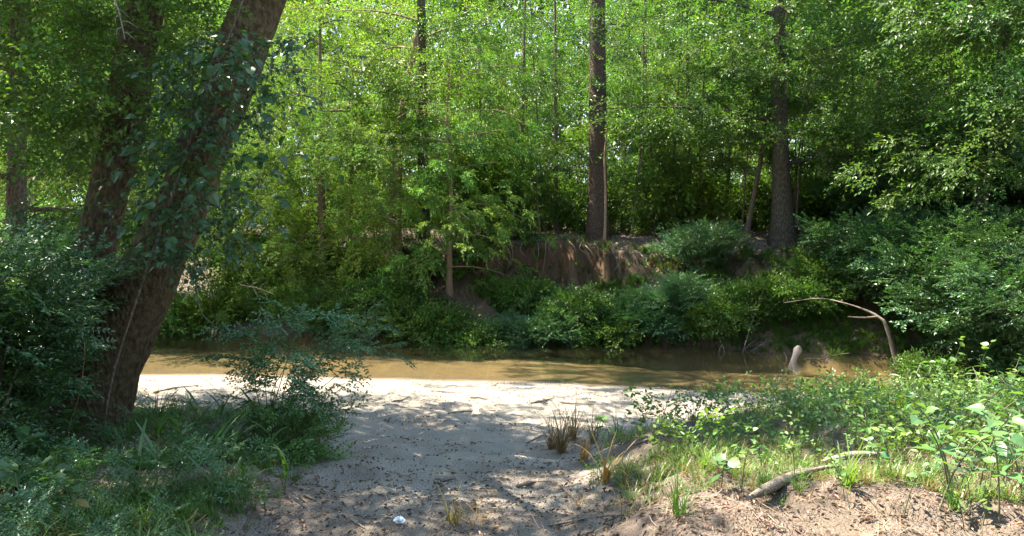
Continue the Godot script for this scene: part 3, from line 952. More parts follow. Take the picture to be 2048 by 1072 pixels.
# one separate leaf, along +X, up +Y, length 1: outline as [along, half width] pairs
func leaf_shape(outline: Array, fold: float, droop: float, stalk := 0.12) -> ArrayMesh:
	var mb := MB.new()
	var w := Color.WHITE
	var rib := []
	var left := []
	var right := []
	for o in outline:
		var x: float = o[0]
		var y := -droop * x * x
		rib.append(Vector3(maxf(x, 0.0) + stalk, -droop * maxf(x, 0.0) * maxf(x, 0.0), 0))
		var wave := sin(x * 17.0) * 0.012
		left.append(Vector3(x + stalk, y + fold * o[1] + wave, -o[1]))
		right.append(Vector3(x + stalk, y + fold * o[1] - wave, o[1]))
	for i in outline.size() - 1:
		mb.tri(rib[i], left[i], left[i + 1], w)
		mb.tri(rib[i], left[i + 1], rib[i + 1], w)
		mb.tri(rib[i], right[i + 1], right[i], w)
		mb.tri(rib[i], rib[i + 1], right[i + 1], w)
	if stalk > 0.0:
		mb.tri(Vector3(0, 0, -0.012), Vector3(stalk, 0, 0), Vector3(0, 0, 0.012), Color(1.0, 0.9, 0.7))
	return mb.mesh()

func make_leaves() -> void:
	L.ovate = leaf_shape([[0.0, 0.02], [0.14, 0.17], [0.36, 0.255], [0.62, 0.2], [0.84, 0.09], [1.0, 0.004]], 0.25, 0.16)
	L.heart = leaf_shape([[-0.1, 0.13], [0.02, 0.33], [0.22, 0.42], [0.46, 0.36], [0.72, 0.19], [0.9, 0.06], [1.0, 0.004]], 0.16, 0.22, 0.3)
	L.round = leaf_shape([[0.0, 0.05], [0.12, 0.27], [0.38, 0.38], [0.66, 0.33], [0.88, 0.16], [1.0, 0.01]], 0.15, 0.14, 0.15)
	L.lance = leaf_shape([[0.0, 0.02], [0.15, 0.085], [0.4, 0.115], [0.7, 0.075], [1.0, 0.003]], 0.3, 0.28, 0.06)
	L.lobed = leaf_shape([[0.0, 0.02], [0.12, 0.16], [0.22, 0.1], [0.38, 0.3], [0.5, 0.17], [0.68, 0.34], [0.8, 0.2], [0.94, 0.16], [1.0, 0.02]], 0.15, 0.15, 0.12)

var leaf_mats := {}
func leaf_mat(col: Color, gloss := 0.4) -> StandardMaterial3D:
	var q := Color(snappedf(col.r, 0.008), snappedf(col.g, 0.012), snappedf(col.b, 0.008))
	var key := "%s %s" % [q, gloss]
	if not leaf_mats.has(key):
		var m := leafy(gloss, 0.5, lin(0.8, 0.9, 0.32))
		m.albedo_color = q.linear_to_srgb()
		leaf_mats[key] = m
	return leaf_mats[key]

func put_leaf(parent: Node, shape: Mesh, pos: Vector3, dir: Vector3, up: Vector3, ln: float, col: Color, gloss := 0.4) -> MeshInstance3D:
	var o := part("leaf", shape, leaf_mat(col, gloss), parent)
	var x := dir.normalized()
	var z := x.cross(up).normalized()
	var y := z.cross(x)
	o.transform = Transform3D(Basis(x * ln, y * ln, z * ln), pos)
	return o

# a weed: stem with pairs or turns of leaves, every leaf its own part
func weed(called: String, label: String, category: String, group: String, base: Vector3, h: float, o: Dictionary) -> Node3D:
	var t := thing(called, label, category, group, base)
	var lean: Vector3 = Vector3(rnd(-0.5, 0.5), 0, rnd(-0.5, 0.5)) * h + o.get("lean", Vector3.ZERO)
	var pts := spline([Vector3(0, -0.03, 0), lean * 0.25 + Vector3(0, h * 0.45, 0), lean * 0.6 + Vector3(0, h * 0.8, 0), lean + Vector3(0, h, 0)], 3)
	var rr := PackedFloat32Array()
	for i in pts.size():
		rr.append(lerpf(0.0045, 0.0018, i / (pts.size() - 1.0)) * o.get("thick", 1.0))
	var mb := MB.new()
	mb.tube(pts, rr, 4, Color(o.get("stem", Color(0.09, 0.1, 0.04))))
	part("stem", mb.mesh(), M.plain, t)
	var n: int = o.pairs
	var az := rnd(0, TAU)
	for k in n:
		var s := lerpf(o.get("from", 0.3), 1.0, (k + 1.0) / n)
		var fi := s * (pts.size() - 1)
		var p := pts[int(fi)].lerp(pts[mini(int(fi) + 1, pts.size() - 1)], fi - int(fi))
		az += 1.57 + rnd(-0.3, 0.3)
		for side in 2 if o.get("opposite", true) else 1:
			var a := az + PI * side
			var dir := Vector3(cos(a), rnd(-0.35, 0.8) * o.get("rise", 1.0) - o.get("hang", 0.0), sin(a))
			put_leaf(t, o.shape, p, dir, Vector3(rnd(-0.8, 0.8), 1, rnd(-0.7, 0.8)), o.leaf * rnd(0.7, 1.15) * (1.15 - 0.35 * s), tint(Color(0.26, 0.22, 0.05) if rng.randf() < 0.03 else o.col, 0.25), o.get("gloss", 0.42))
	return t

func tube_thing(called: String, pts: Array, rad: Array, mat: Material, label: String, category: String, group := "", sides := 7) -> MeshInstance3D:
	var base: Vector3 = pts[0]
	var rel := []
	for p in pts:
		rel.append(p - base)
	var mb := MB.new()
	mb.tube(spline(rel, 4), radii(rad, 4), sides, Color.WHITE, n_fine, 0.3)
	var o := single(called, mb.mesh(), mat, label, category, group)
	o.position = base
	return o


func left_growth() -> void:
	# privet thicket in front of and left of the tree: px, d, h, w, sprays
	var list := [
		[-40, 4.9, 1.9, 0.6, 330, "dark small-leaved shrub cut off by the left margin"],
		[30, 5.5, 1.9, 0.5, 320, "dark small-leaved shrub in front of the second stem"],
		[40, 6.3, 2.1, 0.5, 260, "dark small-leaved shrub reaching to the left side of the big trunk"],
		[0, 7.2, 2.6, 0.8, 330, "taller dark shrub behind the small-leaved shrubs at the left margin"],
	]
	for a in list:
		shrub("privet_shrub", a[5], gp(a[0], a[1]), {"h": a[2], "w": a[3], "stems": 8, "kind": "privet_near", "col": PRIVET, "sprays": a[4], "size": 1.0, "mat": M.leaf_gloss, "arch": 0.3, "fill": 0.3, "stem_r": 0.012, "rise": 0.0}, "small-leaved shrubs on the left")
	# the airy dark shrub before the sand
	shrub("airy_shrub", "airy dark shrub with layered twigs standing before the lit sand", gp(545, 6.0), {"h": 1.25, "w": 0.66, "stems": 11, "kind": "privet_near", "col": PRIVET, "sprays": 120, "size": 0.85, "mat": M.leaf_gloss, "arch": 0.1, "fill": 0.16, "stem_r": 0.006, "lean": Vector3(0.36, 0, -0.1), "low": 0.2, "rise": -0.05})
	shrub("low_shrub", "dense low shrub at the foot of the airy dark shrub", gp(585, 5.9), {"h": 0.42, "w": 0.3, "stems": 7, "kind": "privet_near", "col": GREEN, "sprays": 65, "size": 0.8, "mat": M.leaf_gloss, "arch": 0.2, "fill": 0.35, "stem_r": 0.006, "rise": 0.1})
	# leafy trees whose twigs hang into the upper left
	tree("slender_tree", "slender leafy tree at the far left margin behind the twin stems", gp(18, 8.2), {"axis": axis_of(8.5, Vector2(0.2, -0.3)), "rad": 0.13, "bark": M.bark_thin, "kind": "oak", "col": GREEN.lerp(LIGHT, 0.3), "limbs": 20, "first": 1.9, "crown_r": 2.3, "sprays": 1000, "size": 0.7, "droop": 0.35, "prof": 0.0})
	tree("slender_tree", "slender leafy tree half hidden behind the second stem", gp(205, 10.5), {"axis": axis_of(8.0, Vector2(-0.3, -0.2)), "rad": 0.1, "bark": M.bark_thin, "kind": "fine", "col": LIGHT.lerp(GREEN, 0.4), "limbs": 18, "first": 2.6, "crown_r": 2.0, "sprays": 800, "size": 0.75, "droop": 0.4, "prof": 0.0})
	tree("tall_tree", "tall tree just outside the left margin whose crown shades the big trunk", Vector3(-7.2, H(-7.2, -7.6), -7.6), {"axis": axis_of(10.0, Vector2(0.8, 0.0)), "rad": 0.22, "bark": M.bark_oak, "kind": "oak", "col": GREEN, "limbs": 20, "first": 5.6, "crown_r": 3.4, "sprays": 380, "size": 1.0, "droop": 0.1, "prof": 0.0})
	tree("tall_tree", "tall tree beside the viewpoint whose crown shades the bottom left corner", Vector3(-7.6, H(-7.6, -2.8), -2.8), {"axis": axis_of(9.5, Vector2(0.6, -0.4)), "rad": 0.2, "bark": M.bark_oak, "kind": "oak", "col": GREEN, "limbs": 20, "first": 4.6, "crown_r": 3.3, "sprays": 620, "size": 1.0, "droop": 0.1, "prof": 0.0, "thin_top": 0.2})
	# the wood goes on behind the photographer
	for k in 9:
		var bx := -15.0 + k * 3.9 + rnd(-0.8, 0.8)
		var bz := 6.0 + rnd(-1.0, 2.5) + absf(bx) * 0.1
		tree("near_wood_tree", "leafy tree of the wood behind the viewpoint", Vector3(bx, H(bx, bz), bz), {"axis": axis_of(12.0, Vector2(rnd(-0.5, 0.5), 0.0)), "rad": 0.2, "bark": M.bark_oak, "kind": "far", "col": GREEN, "limbs": 20, "first": 0.8, "crown_r": 3.2, "sprays": 420, "size": 1.25, "sides": 8, "every": 3, "prof": 0.0, "thin_top": 0.3}, "trees behind the viewpoint")
	# the big-leaved vine on the leaning trunk
	var vine := thing("climbing_vine", "big heart-leaved vine wrapped round the leaning trunk", "vine", "", spot(190, 890, 6.0))
	var v0 := vine.position
	var path := []
	for a in [[190, 890, 5.93], [215, 760, 5.9], [262, 620, 5.93], [318, 470, 5.98], [352, 380, 6.0], [400, 240, 5.98], [455, 110, 5.97], [500, 0, 6.0]]:
		path.append(spot(a[0], a[1], a[2]) - v0)
	var sp := spline(path, 5)
	var rr := PackedFloat32Array()
	for i in sp.size():
		rr.append(0.014 - 0.008 * i / sp.size())
	var mb := MB.new()
	mb.tube(sp, rr, 6, Color.WHITE, n_fine, 0.2)
	part("stem", mb.mesh(), M.bark_thin, vine)
	for k in 285:
		var s := pow(rnd(0.0, 1.0), 0.8)
		var py := lerpf(70.0, 500.0, s)
		var cx := pl(py, [[0, 500], [100, 462], [250, 402], [420, 347], [500, 312]])
		var wide := pl(py, [[70, 60], [160, 130], [250, 175], [350, 200], [430, 190], [500, 110]])
		var off := rng.randfn(0.28, 0.5) * wide
		var d := 5.75 - absf(rng.randfn(0.0, 0.12)) + maxf(0.0, absf(off) - 60.0) * 0.003 + rnd(-0.1, 0.15)
		var p := spot(cx + off, py + rnd(-12, 12), d) - v0
		var dir := Vector3(signf(off) * rnd(0.0, 0.9) + rnd(-0.7, 0.7), rnd(-0.9, 0.25), rnd(-0.3, 0.8))
		put_leaf(vine, L.heart, p, dir, Vector3(rnd(-0.7, 0.7), 1.0, rnd(-0.1, 1.1)), rnd(0.05, 0.105), tint(Color(0.045, 0.105, 0.034), 0.2), 0.3)
	var where := []
	var cols := PackedColorArray()
	for k in 150:
		var py := lerpf(60.0, 520.0, rng.randf())
		var cx := pl(py, [[0, 500], [100, 462], [250, 402], [420, 347], [500, 312]])
		var p := spot(cx + rng.randfn(10, 75), py, 5.95 + rnd(-0.15, 0.2)) - v0
		where.append(place_spray(p, Vector3(rnd(-1, 1), -0.3, rnd(0, 1)), rnd(0.5, 0.8), 0.5))
		cols.append(tint(Color(0.045, 0.1, 0.034)))
	scatter("foliage", S.vine[0], M.leaf_gloss, where, cols, vine)
	# thin vine with paired leaves up the foot of the trunk
	var tv := thing("twining_vine", "thin vine with paired oval leaves climbing the foot of the big trunk", "vine", "", gp(128, 5.3))
	var tp: Array = []
	for a in [[118, 905], [128, 850], [146, 800], [158, 740], [162, 690], [150, 640], [158, 600]]:
		tp.append(spot(a[0], a[1], 5.3) - tv.position)
	var ts := spline(tp, 4)
	rr = PackedFloat32Array()
	for i in ts.size():
		rr.append(0.0035)
	mb = MB.new()
	mb.tube(ts, rr, 4, Color(0.16, 0.12, 0.06))
	part("stem", mb.mesh(), M.plain, tv)
	for k in 9:
		var p := ts[int((k + 0.6) / 9.0 * (ts.size() - 1))]
		for sgn in [-1.0, 1.0]:
			put_leaf(tv, L.ovate, p, Vector3(sgn, rnd(-0.2, 0.2), rnd(0.1, 0.5)), Vector3(0, 1, 0.7), rnd(0.06, 0.085), tint(Color(0.06, 0.13, 0.045), 0.12), 0.4)
	# hanging vine string right of the trunk
	tube_thing("hanging_vine", [spot(383, 440, 6.6), spot(388, 520, 6.6), spot(392, 590, 6.6), spot(402, 630, 6.6), spot(425, 650, 6.6)], [0.006, 0.006, 0.007, 0.005, 0.003], M.deadwood, "thin dark vine hanging in the gap right of the leaning trunk", "vine")

	# weeds at the bottom left
	var herbs := [[70, 1040, 0.3, "ovate", 0.12], [110, 1050, 0.24, "ovate", 0.11], [25, 1066, 0.3, "ovate", 0.12], [140, 1068, 0.22, "ovate", 0.1], [5, 985, 0.3, "lobed", 0.12], [300, 1040, 0.2, "ovate", 0.06], [400, 985, 0.26, "ovate", 0.06], [480, 1010, 0.2, "ovate", 0.055], [230, 990, 0.22, "round", 0.07], [560, 985, 0.22, "ovate", 0.06], [520, 1045, 0.16, "round", 0.05]]
	var herb_names := ["tallest big-leaved weed at the bottom left", "big-leaved weed just right of the tallest one at bottom left", "big-leaved weed cut off by the bottom left corner", "lowest big-leaved weed at the bottom left edge", "lobed-leaf weed at the left margin of the shady grass", "small weed in the shade below the broad grass blades", "small weed right of the big trunk's foot among broad blades", "small weed below the airy dark shrub", "round-leaved weed just before the big trunk's foot", "small weed at the right end of the shady grass", "lowest small round-leaved weed left of the path"]
	for h in herbs.size():
		var a: Array = herbs[h]
		var b := hit(a[0], a[1])
		weed("leafy_weed", herb_names[h], "weed", "weeds at the bottom left", b, a[2], {"shape": L[a[3]], "leaf": a[4], "pairs": 6, "col": Color(0.06, 0.125, 0.04), "from": 0.2})
	# broad-bladed cane grass
	var canes := [[300, 985, 0.45], [345, 940, 0.4], [432, 880, 0.42], [410, 1020, 0.42], [500, 900, 0.36], [455, 960, 0.4], [530, 960, 0.34], [260, 1030, 0.36], [385, 900, 0.35], [560, 1000, 0.3], [330, 1030, 0.34], [470, 1040, 0.3]]
	for a in canes:
		var b := hit(a[0], a[1])
		var t := thing("cane_grass", "broad-bladed green grass stalk in the shade right of the big trunk", "grass", "broad-bladed grass stalks on the left", b)
		var sm := MB.new()
		var h: float = a[2]
		sm.tube(PackedVector3Array([Vector3(0, -0.03, 0), Vector3(0.01, h * 0.5, 0), Vector3(0.03, h * 0.85, 0)]), PackedFloat32Array([0.004, 0.003, 0.002]), 4, Color(0.08, 0.12, 0.04))
		part("stem", sm.mesh(), M.plain, t)
		for k in 5:
			var bl := MB.new()
			var az := rnd(0, TAU)
			bl.blade(Vector3.ZERO, Vector3(cos(az) * 0.7, 0.9, sin(az) * 0.7).normalized(), rnd(0.2, 0.34), rnd(0.016, 0.026), rnd(0.1, 0.6), tint(Color(0.055, 0.12, 0.035), 0.15), 6)
			var o := part("blade", bl.mesh(), M.leaf, t)
			o.position = Vector3(0.02 * k / 5.0, h * (0.3 + 0.13 * k), 0)
	# soft grass cover on the left
	var tuft := grass_mesh(51, 22, 0.3, 0.0065, 0.7)
	where = []
	cols = PackedColorArray()
	for k in 6500:
		var x := rnd(-5.5, -0.9)
		var z := rnd(-8.4, -3.0)
		if mound_left(x, z) < rnd(0.1, 0.75) or n_mid.get_noise_2d(x * 1.4, z * 1.4 + 20.0) < -0.3:
			continue
		if x > -4.3 and x < -2.6 and z < -4.8 and rng.randf() < 0.7:
			continue
		where.append(Transform3D(Basis(Vector3.UP, rnd(0, TAU)).scaled(Vector3.ONE * rnd(0.4, 1.15)), Vector3(x, H(x, z) - 0.01, z)))
		cols.append(tint([GREEN, GREEN, GREEN, Color(0.12, 0.12, 0.05)][rng.randi() % 4], 0.25))
	var g := scatter("grass", tuft, M.leaf, where, cols, self)
	g.set_meta("label", "shady grass and low weeds round the foot of the big tree")
	where = []
	cols = PackedColorArray()
	for k in 1500:
		var x := rnd(-5.2, -1.2)
		var z := rnd(-7.4, -3.0)
		if mound_left(x, z) < rnd(0.3, 0.9):
			continue
		if x > -4.3 and x < -2.3 and z < -4.3 and rng.randf() < 0.8:
			continue
		where.append(place_spray(Vector3(x, H(x, z) + rnd(0.02, 0.16), z), Vector3(rnd(-1, 1), 0.6, rnd(-1, 1)), rnd(0.3, 0.7), 0.5))
		cols.append(tint(PRIVET, 0.2))
	g = scatter("ground_cover", S.privet_near[1], M.leaf_gloss, where, cols, self)
	g.set_meta("label", "low small-leaved creepers among the shady grass")


func right_growth() -> void:
	# weeds on the mound, each its own plant; a few kinds built once and copied
	var protos := []
	for k in 8:
		var kind: String = ["ovate", "round", "heart", "ovate", "lance", "round", "heart", "ovate"][k]
		var w := weed("mound_weed", "young broad-leaved weed in the sunny patch on the right-hand mound", "weed", "weeds on the right-hand mound", Vector3(0, -50, 0), rnd(0.26, 0.42), {"shape": L[kind], "leaf": [0.075, 0.055, 0.08, 0.05, 0.1, 0.045, 0.065, 0.085][k], "pairs": [5, 5, 4, 6, 6, 5, 4, 4][k], "opposite": k != 2, "col": [Color(0.13, 0.25, 0.07), Color(0.1, 0.21, 0.055), Color(0.085, 0.19, 0.06), Color(0.15, 0.24, 0.05)][k % 4], "from": 0.25})
		protos.append(w)
	var spots := []
	var tries := 0
	while spots.size() < 285 and tries < 9000:
		tries += 1
		var px := rnd(1290, 2090)
		var d := rnd(3.7, 9.6)
		if spots.size() < 45:
			px = rnd(1680, 2080)
			d = rnd(3.4, 5.2)
		var b := gp(px, d)
		var m := mound_right(b.x, b.z)
		if m < 0.35 or (px < 1620.0 and d > 7.4):
			continue
		var dens := (0.45 + 0.55 * ramp(4.2, 5.6, d)) * ramp(1280, 1480, px + d * 20.0 - 120.0) + ramp(1750, 1950, px) * 0.5
		if n_mid.get_noise_2d(b.x * 0.8, b.z * 0.8 + 7.0) < -0.22:
			dens *= 0.25
		if rng.randf() > dens:
			continue
		var ok := true
		for s in spots:
			if Vector2(s.x - b.x, s.z - b.z).length() < 0.13:
				ok = false
		if ok:
			spots.append(b)
	for i in spots.size():
		var o: Node3D = protos[i % protos.size()]
		if i >= protos.size():
			o = o.duplicate()
			o.name = numbered("mound_weed")
			add_child(o)
		o.position = spots[i]
		var wpx: float = spots[i].x / -spots[i].z * FOCAL + 1024.0
		o.set_meta("label", "%s weed %s of the mound, %s" % [["oval-leaved", "small round-leaved", "heart-leaved", "small oval-leaved", "narrow-leaved", "tiny round-leaved", "small heart-leaved", "large oval-leaved"][i % 8], "at the back" if spots[i].z < -7.4 else ("in the middle" if spots[i].z < -5.4 else "on the front slope"), "at its left end" if wpx < 1480.0 else ("behind the log" if wpx < 1660.0 else ("right of the log" if wpx < 1840.0 else "at the right margin"))])
		o.rotation.y = rnd(0, TAU)
		o.scale = Vector3.ONE * (0.4 + 0.7 * pow(rng.randf(), 1.5)) * (0.75 + 0.55 * ramp(1600.0, 1900.0, spots[i].x / -spots[i].z * FOCAL + 1024.0))
	# tall thin climbers that stand above the rest
	var tall := [[1905, 800, 0.85, "heart", 0.1, "tallest heart-leaved weed right of the patch's middle"], [1960, 790, 0.75, "heart", 0.1, "tall heart-leaved weed second from the right margin"], [2030, 800, 0.8, "round", 0.09, "tall round-leaved weed at the right margin"], [1838, 800, 0.55, "ovate", 0.06, "tall slim weed before the arching dead branch"], [1478, 800, 0.42, "ovate", 0.06, "lone slim weed before the water left of the stump"], [1735, 810, 0.4, "ovate", 0.05, "slim weed right below the pale stump"], [2010, 860, 0.6, "heart", 0.12, "large heart-leaved weed in front of the tall ones at right"]]
	for a in tall:
		weed("tall_weed", a[5], "weed", "tall weeds on the right-hand mound", hit(a[0], a[1] + 15), a[2], {"shape": L[a[3]], "leaf": a[4], "pairs": 5, "opposite": false, "col": Color(0.11, 0.21, 0.055), "from": 0.35})
	weed("big_leaf_weed", "large dark-leaved plant at the lower right on bare litter", "weed", "", hit(1930, 1010), 0.24, {"shape": L.lance, "leaf": 0.16, "pairs": 4, "col": Color(0.05, 0.11, 0.04), "from": 0.3, "hang": 0.1})
	weed("pale_weed", "yellow-green round-leaved weed at the bottom right corner", "weed", "", hit(1985, 1066), 0.2, {"shape": L.round, "leaf": 0.055, "pairs": 6, "col": Color(0.13, 0.19, 0.05), "from": 0.2})
	# bare dark stalks among the weeds
	for k in 46:
		var b := gp(rnd(1330, 1980), rnd(5.4, 8.6))
		if mound_right(b.x, b.z) < 0.4:
			continue
		var h := rnd(0.18, 0.42)
		tube_thing("dead_stalk", [b - Vector3(0, 0.03, 0), b + Vector3(rnd(-0.03, 0.03), h * 0.5, rnd(-0.03, 0.03)), b + Vector3(rnd(-0.08, 0.08), h, rnd(-0.08, 0.08))], [0.004, 0.003, 0.002], M.deadwood, "bare dark dead stalk standing among the weeds on the mound", "stalk", "dead stalks on the mound", 4)
	# small leaves filling in between
	var where := []
	var cols := PackedColorArray()
	for k in 1200:
		var b := gp(rnd(1290, 2080), rnd(4.2, 9.7))
		var dens := mound_right(b.x, b.z) * ramp(3.8, 6.4, -b.z) * (0.35 + 0.65 * ramp(-0.15, 0.2, n_mid.get_noise_2d(b.x * 0.9, b.z * 0.9 + 7.0)))
		if rng.randf() > dens:
			continue
		where.append(place_spray(b + Vector3(0, rnd(0.02, 0.22), 0), Vector3(rnd(-1, 1), 0.7, rnd(-1, 1)), rnd(0.3, 0.6), 0.5))
		cols.append(tint([LIGHT, GREEN, Color(0.08, 0.14, 0.05)][k % 3], 0.25))
	var g := scatter("ground_cover", S.vine[1], M.leaf, where, cols, self)
	g.set_meta("label", "low leafy creepers between the weeds on the right-hand mound")
	var tuft := grass_mesh(61, 18, 0.24, 0.005, 0.6)
	where = []
	cols = PackedColorArray()
	for k in 5200:
		var b := gp(rnd(1180, 2080), rnd(3.8, 9.7))
		if rng.randf() > mound_right(b.x, b.z) * (0.3 + 0.7 * ramp(-0.1, 0.25, n_mid.get_noise_2d(b.x * 1.1, b.z * 1.1 + 55.0))):
			continue
		where.append(Transform3D(Basis(Vector3.UP, rnd(0, TAU)).scaled(Vector3.ONE * rnd(0.4, 1.1)), b - Vector3(0, 0.01, 0)))
		cols.append(tint([LIGHT, GREEN, Color(0.2, 0.16, 0.08)][k % 3], 0.25))
	g = scatter("mound_grass", tuft, M.leaf, where, cols, self)
	g.set_meta("label", "thin grass on the right-hand mound")


func foreground_plants() -> void:
	var straw := Color(0.42, 0.27, 0.09)
	var brown := Color(0.2, 0.14, 0.07)
	var list := [
		[1215, 975, 0.34, 16, 0.014, straw, "golden dry grass clump with curled blades beside the path"],
		[1160, 1022, 0.13, 12, 0.006, straw, "small orange dry grass tuft on the pale litter"],
		[905, 1062, 0.22, 22, 0.007, Color(0.24, 0.21, 0.07), "half-dry grass tuft at the bottom middle"],
		[950, 1066, 0.16, 14, 0.005, straw, "straw-coloured tuft right of the half-dry grass tuft"],
		[1125, 915, 0.42, 70, 0.008, brown, "tall brown dry grass clump at the sand's right edge"],
		[1170, 930, 0.3, 26, 0.007, brown.lerp(straw, 0.3), "brown dry grass clump just left of the golden one"],
		[1105, 905, 0.36, 60, 0.007, brown, "brown dry grass clump nearest to the open sand"],
		[1148, 885, 0.4, 60, 0.007, brown.lerp(straw, 0.2), "tall brown clump behind the golden dry grass"],
		[1190, 890, 0.3, 36, 0.007, brown.lerp(GREEN, 0.3), "greenish brown clump right of the tall brown one"],
		[1705, 985, 0.27, 26, 0.009, Color(0.13, 0.21, 0.06), "bright green grass tuft beside the weathered log"],
		[1365, 1045, 0.24, 36, 0.006, GREEN, "green grass tuft on the slope at the bottom right of the path"],
		[1420, 960, 0.2, 22, 0.006, LIGHT, "light green grass tuft on the mound's left slope"],
		[1345, 780, 0.22, 14, 0.008, LIGHT, "grass tuft at the water's edge left of the dead stump"],
		[1575, 800, 0.3, 14, 0.009, LIGHT, "grass tuft on the wet sand below the dead stump"],
		[1930, 1040, 0.2, 22, 0.008, GREEN, "green grass tuft below the large dark-leaved plant"],
		[1290, 850, 0.22, 22, 0.007, brown.lerp(GREEN, 0.6), "dull green tuft where the mound meets the sand"],
		[1240, 880, 0.26, 24, 0.007, GREEN, "green tuft between brown clump and mound"],
		[300, 860, 0.34, 30, 0.009, GREEN, "dark grass tuft against the right foot of the big trunk"],
		[345, 850, 0.26, 26, 0.008, GREEN, "second dark grass tuft right of the big trunk's foot"],
	]
	for k in list.size():
		var a: Array = list[k]
		var b := hit(a[0], a[1])
		var r := RandomNumberGenerator.new()
		r.seed = 900 + k
		var mb := MB.new()
		for q in a[3]:
			var az := r.randf() * TAU
			var dir := Vector3(cos(az) * r.randf_range(0.1, 0.6), 1.0, sin(az) * r.randf_range(0.1, 0.6)).normalized()
			var c: Color = a[5]
			mb.blade(Vector3(r.randf_range(-0.03, 0.03), -0.02, r.randf_range(-0.03, 0.03)), dir, a[2] * 1.35 * r.randf_range(0.6, 1.2), a[4], r.randf_range(0.1, 0.6), c * r.randf_range(0.75, 1.25), 6)
		var o := single("grass_tuft", mb.mesh(), M.dry if a[5].r > a[5].g else M.leaf, a[6], "grass", "separate grass tufts")
		o.position = b
	# broad leaves beside the brown clumps
	weed("leafy_weed", "leafy green weed at the right of the dry brown clumps", "weed", "", hit(1225, 895), 0.24, {"shape": L.round, "leaf": 0.08, "pairs": 5, "col": GREEN, "from": 0.2})
	weed("leafy_weed", "bright leafy weed on the slope left of the mound's weeds", "weed", "", hit(1345, 880), 0.3, {"shape": L.ovate, "leaf": 0.07, "pairs": 7, "col": LIGHT, "from": 0.2})
	weed("leafy_weed", "low round-leaved weed below the weed patch on the mound", "weed", "", hit(1450, 985), 0.16, {"shape": L.round, "leaf": 0.085, "pairs": 4, "col": Color(0.075, 0.15, 0.05), "from": 0.2})


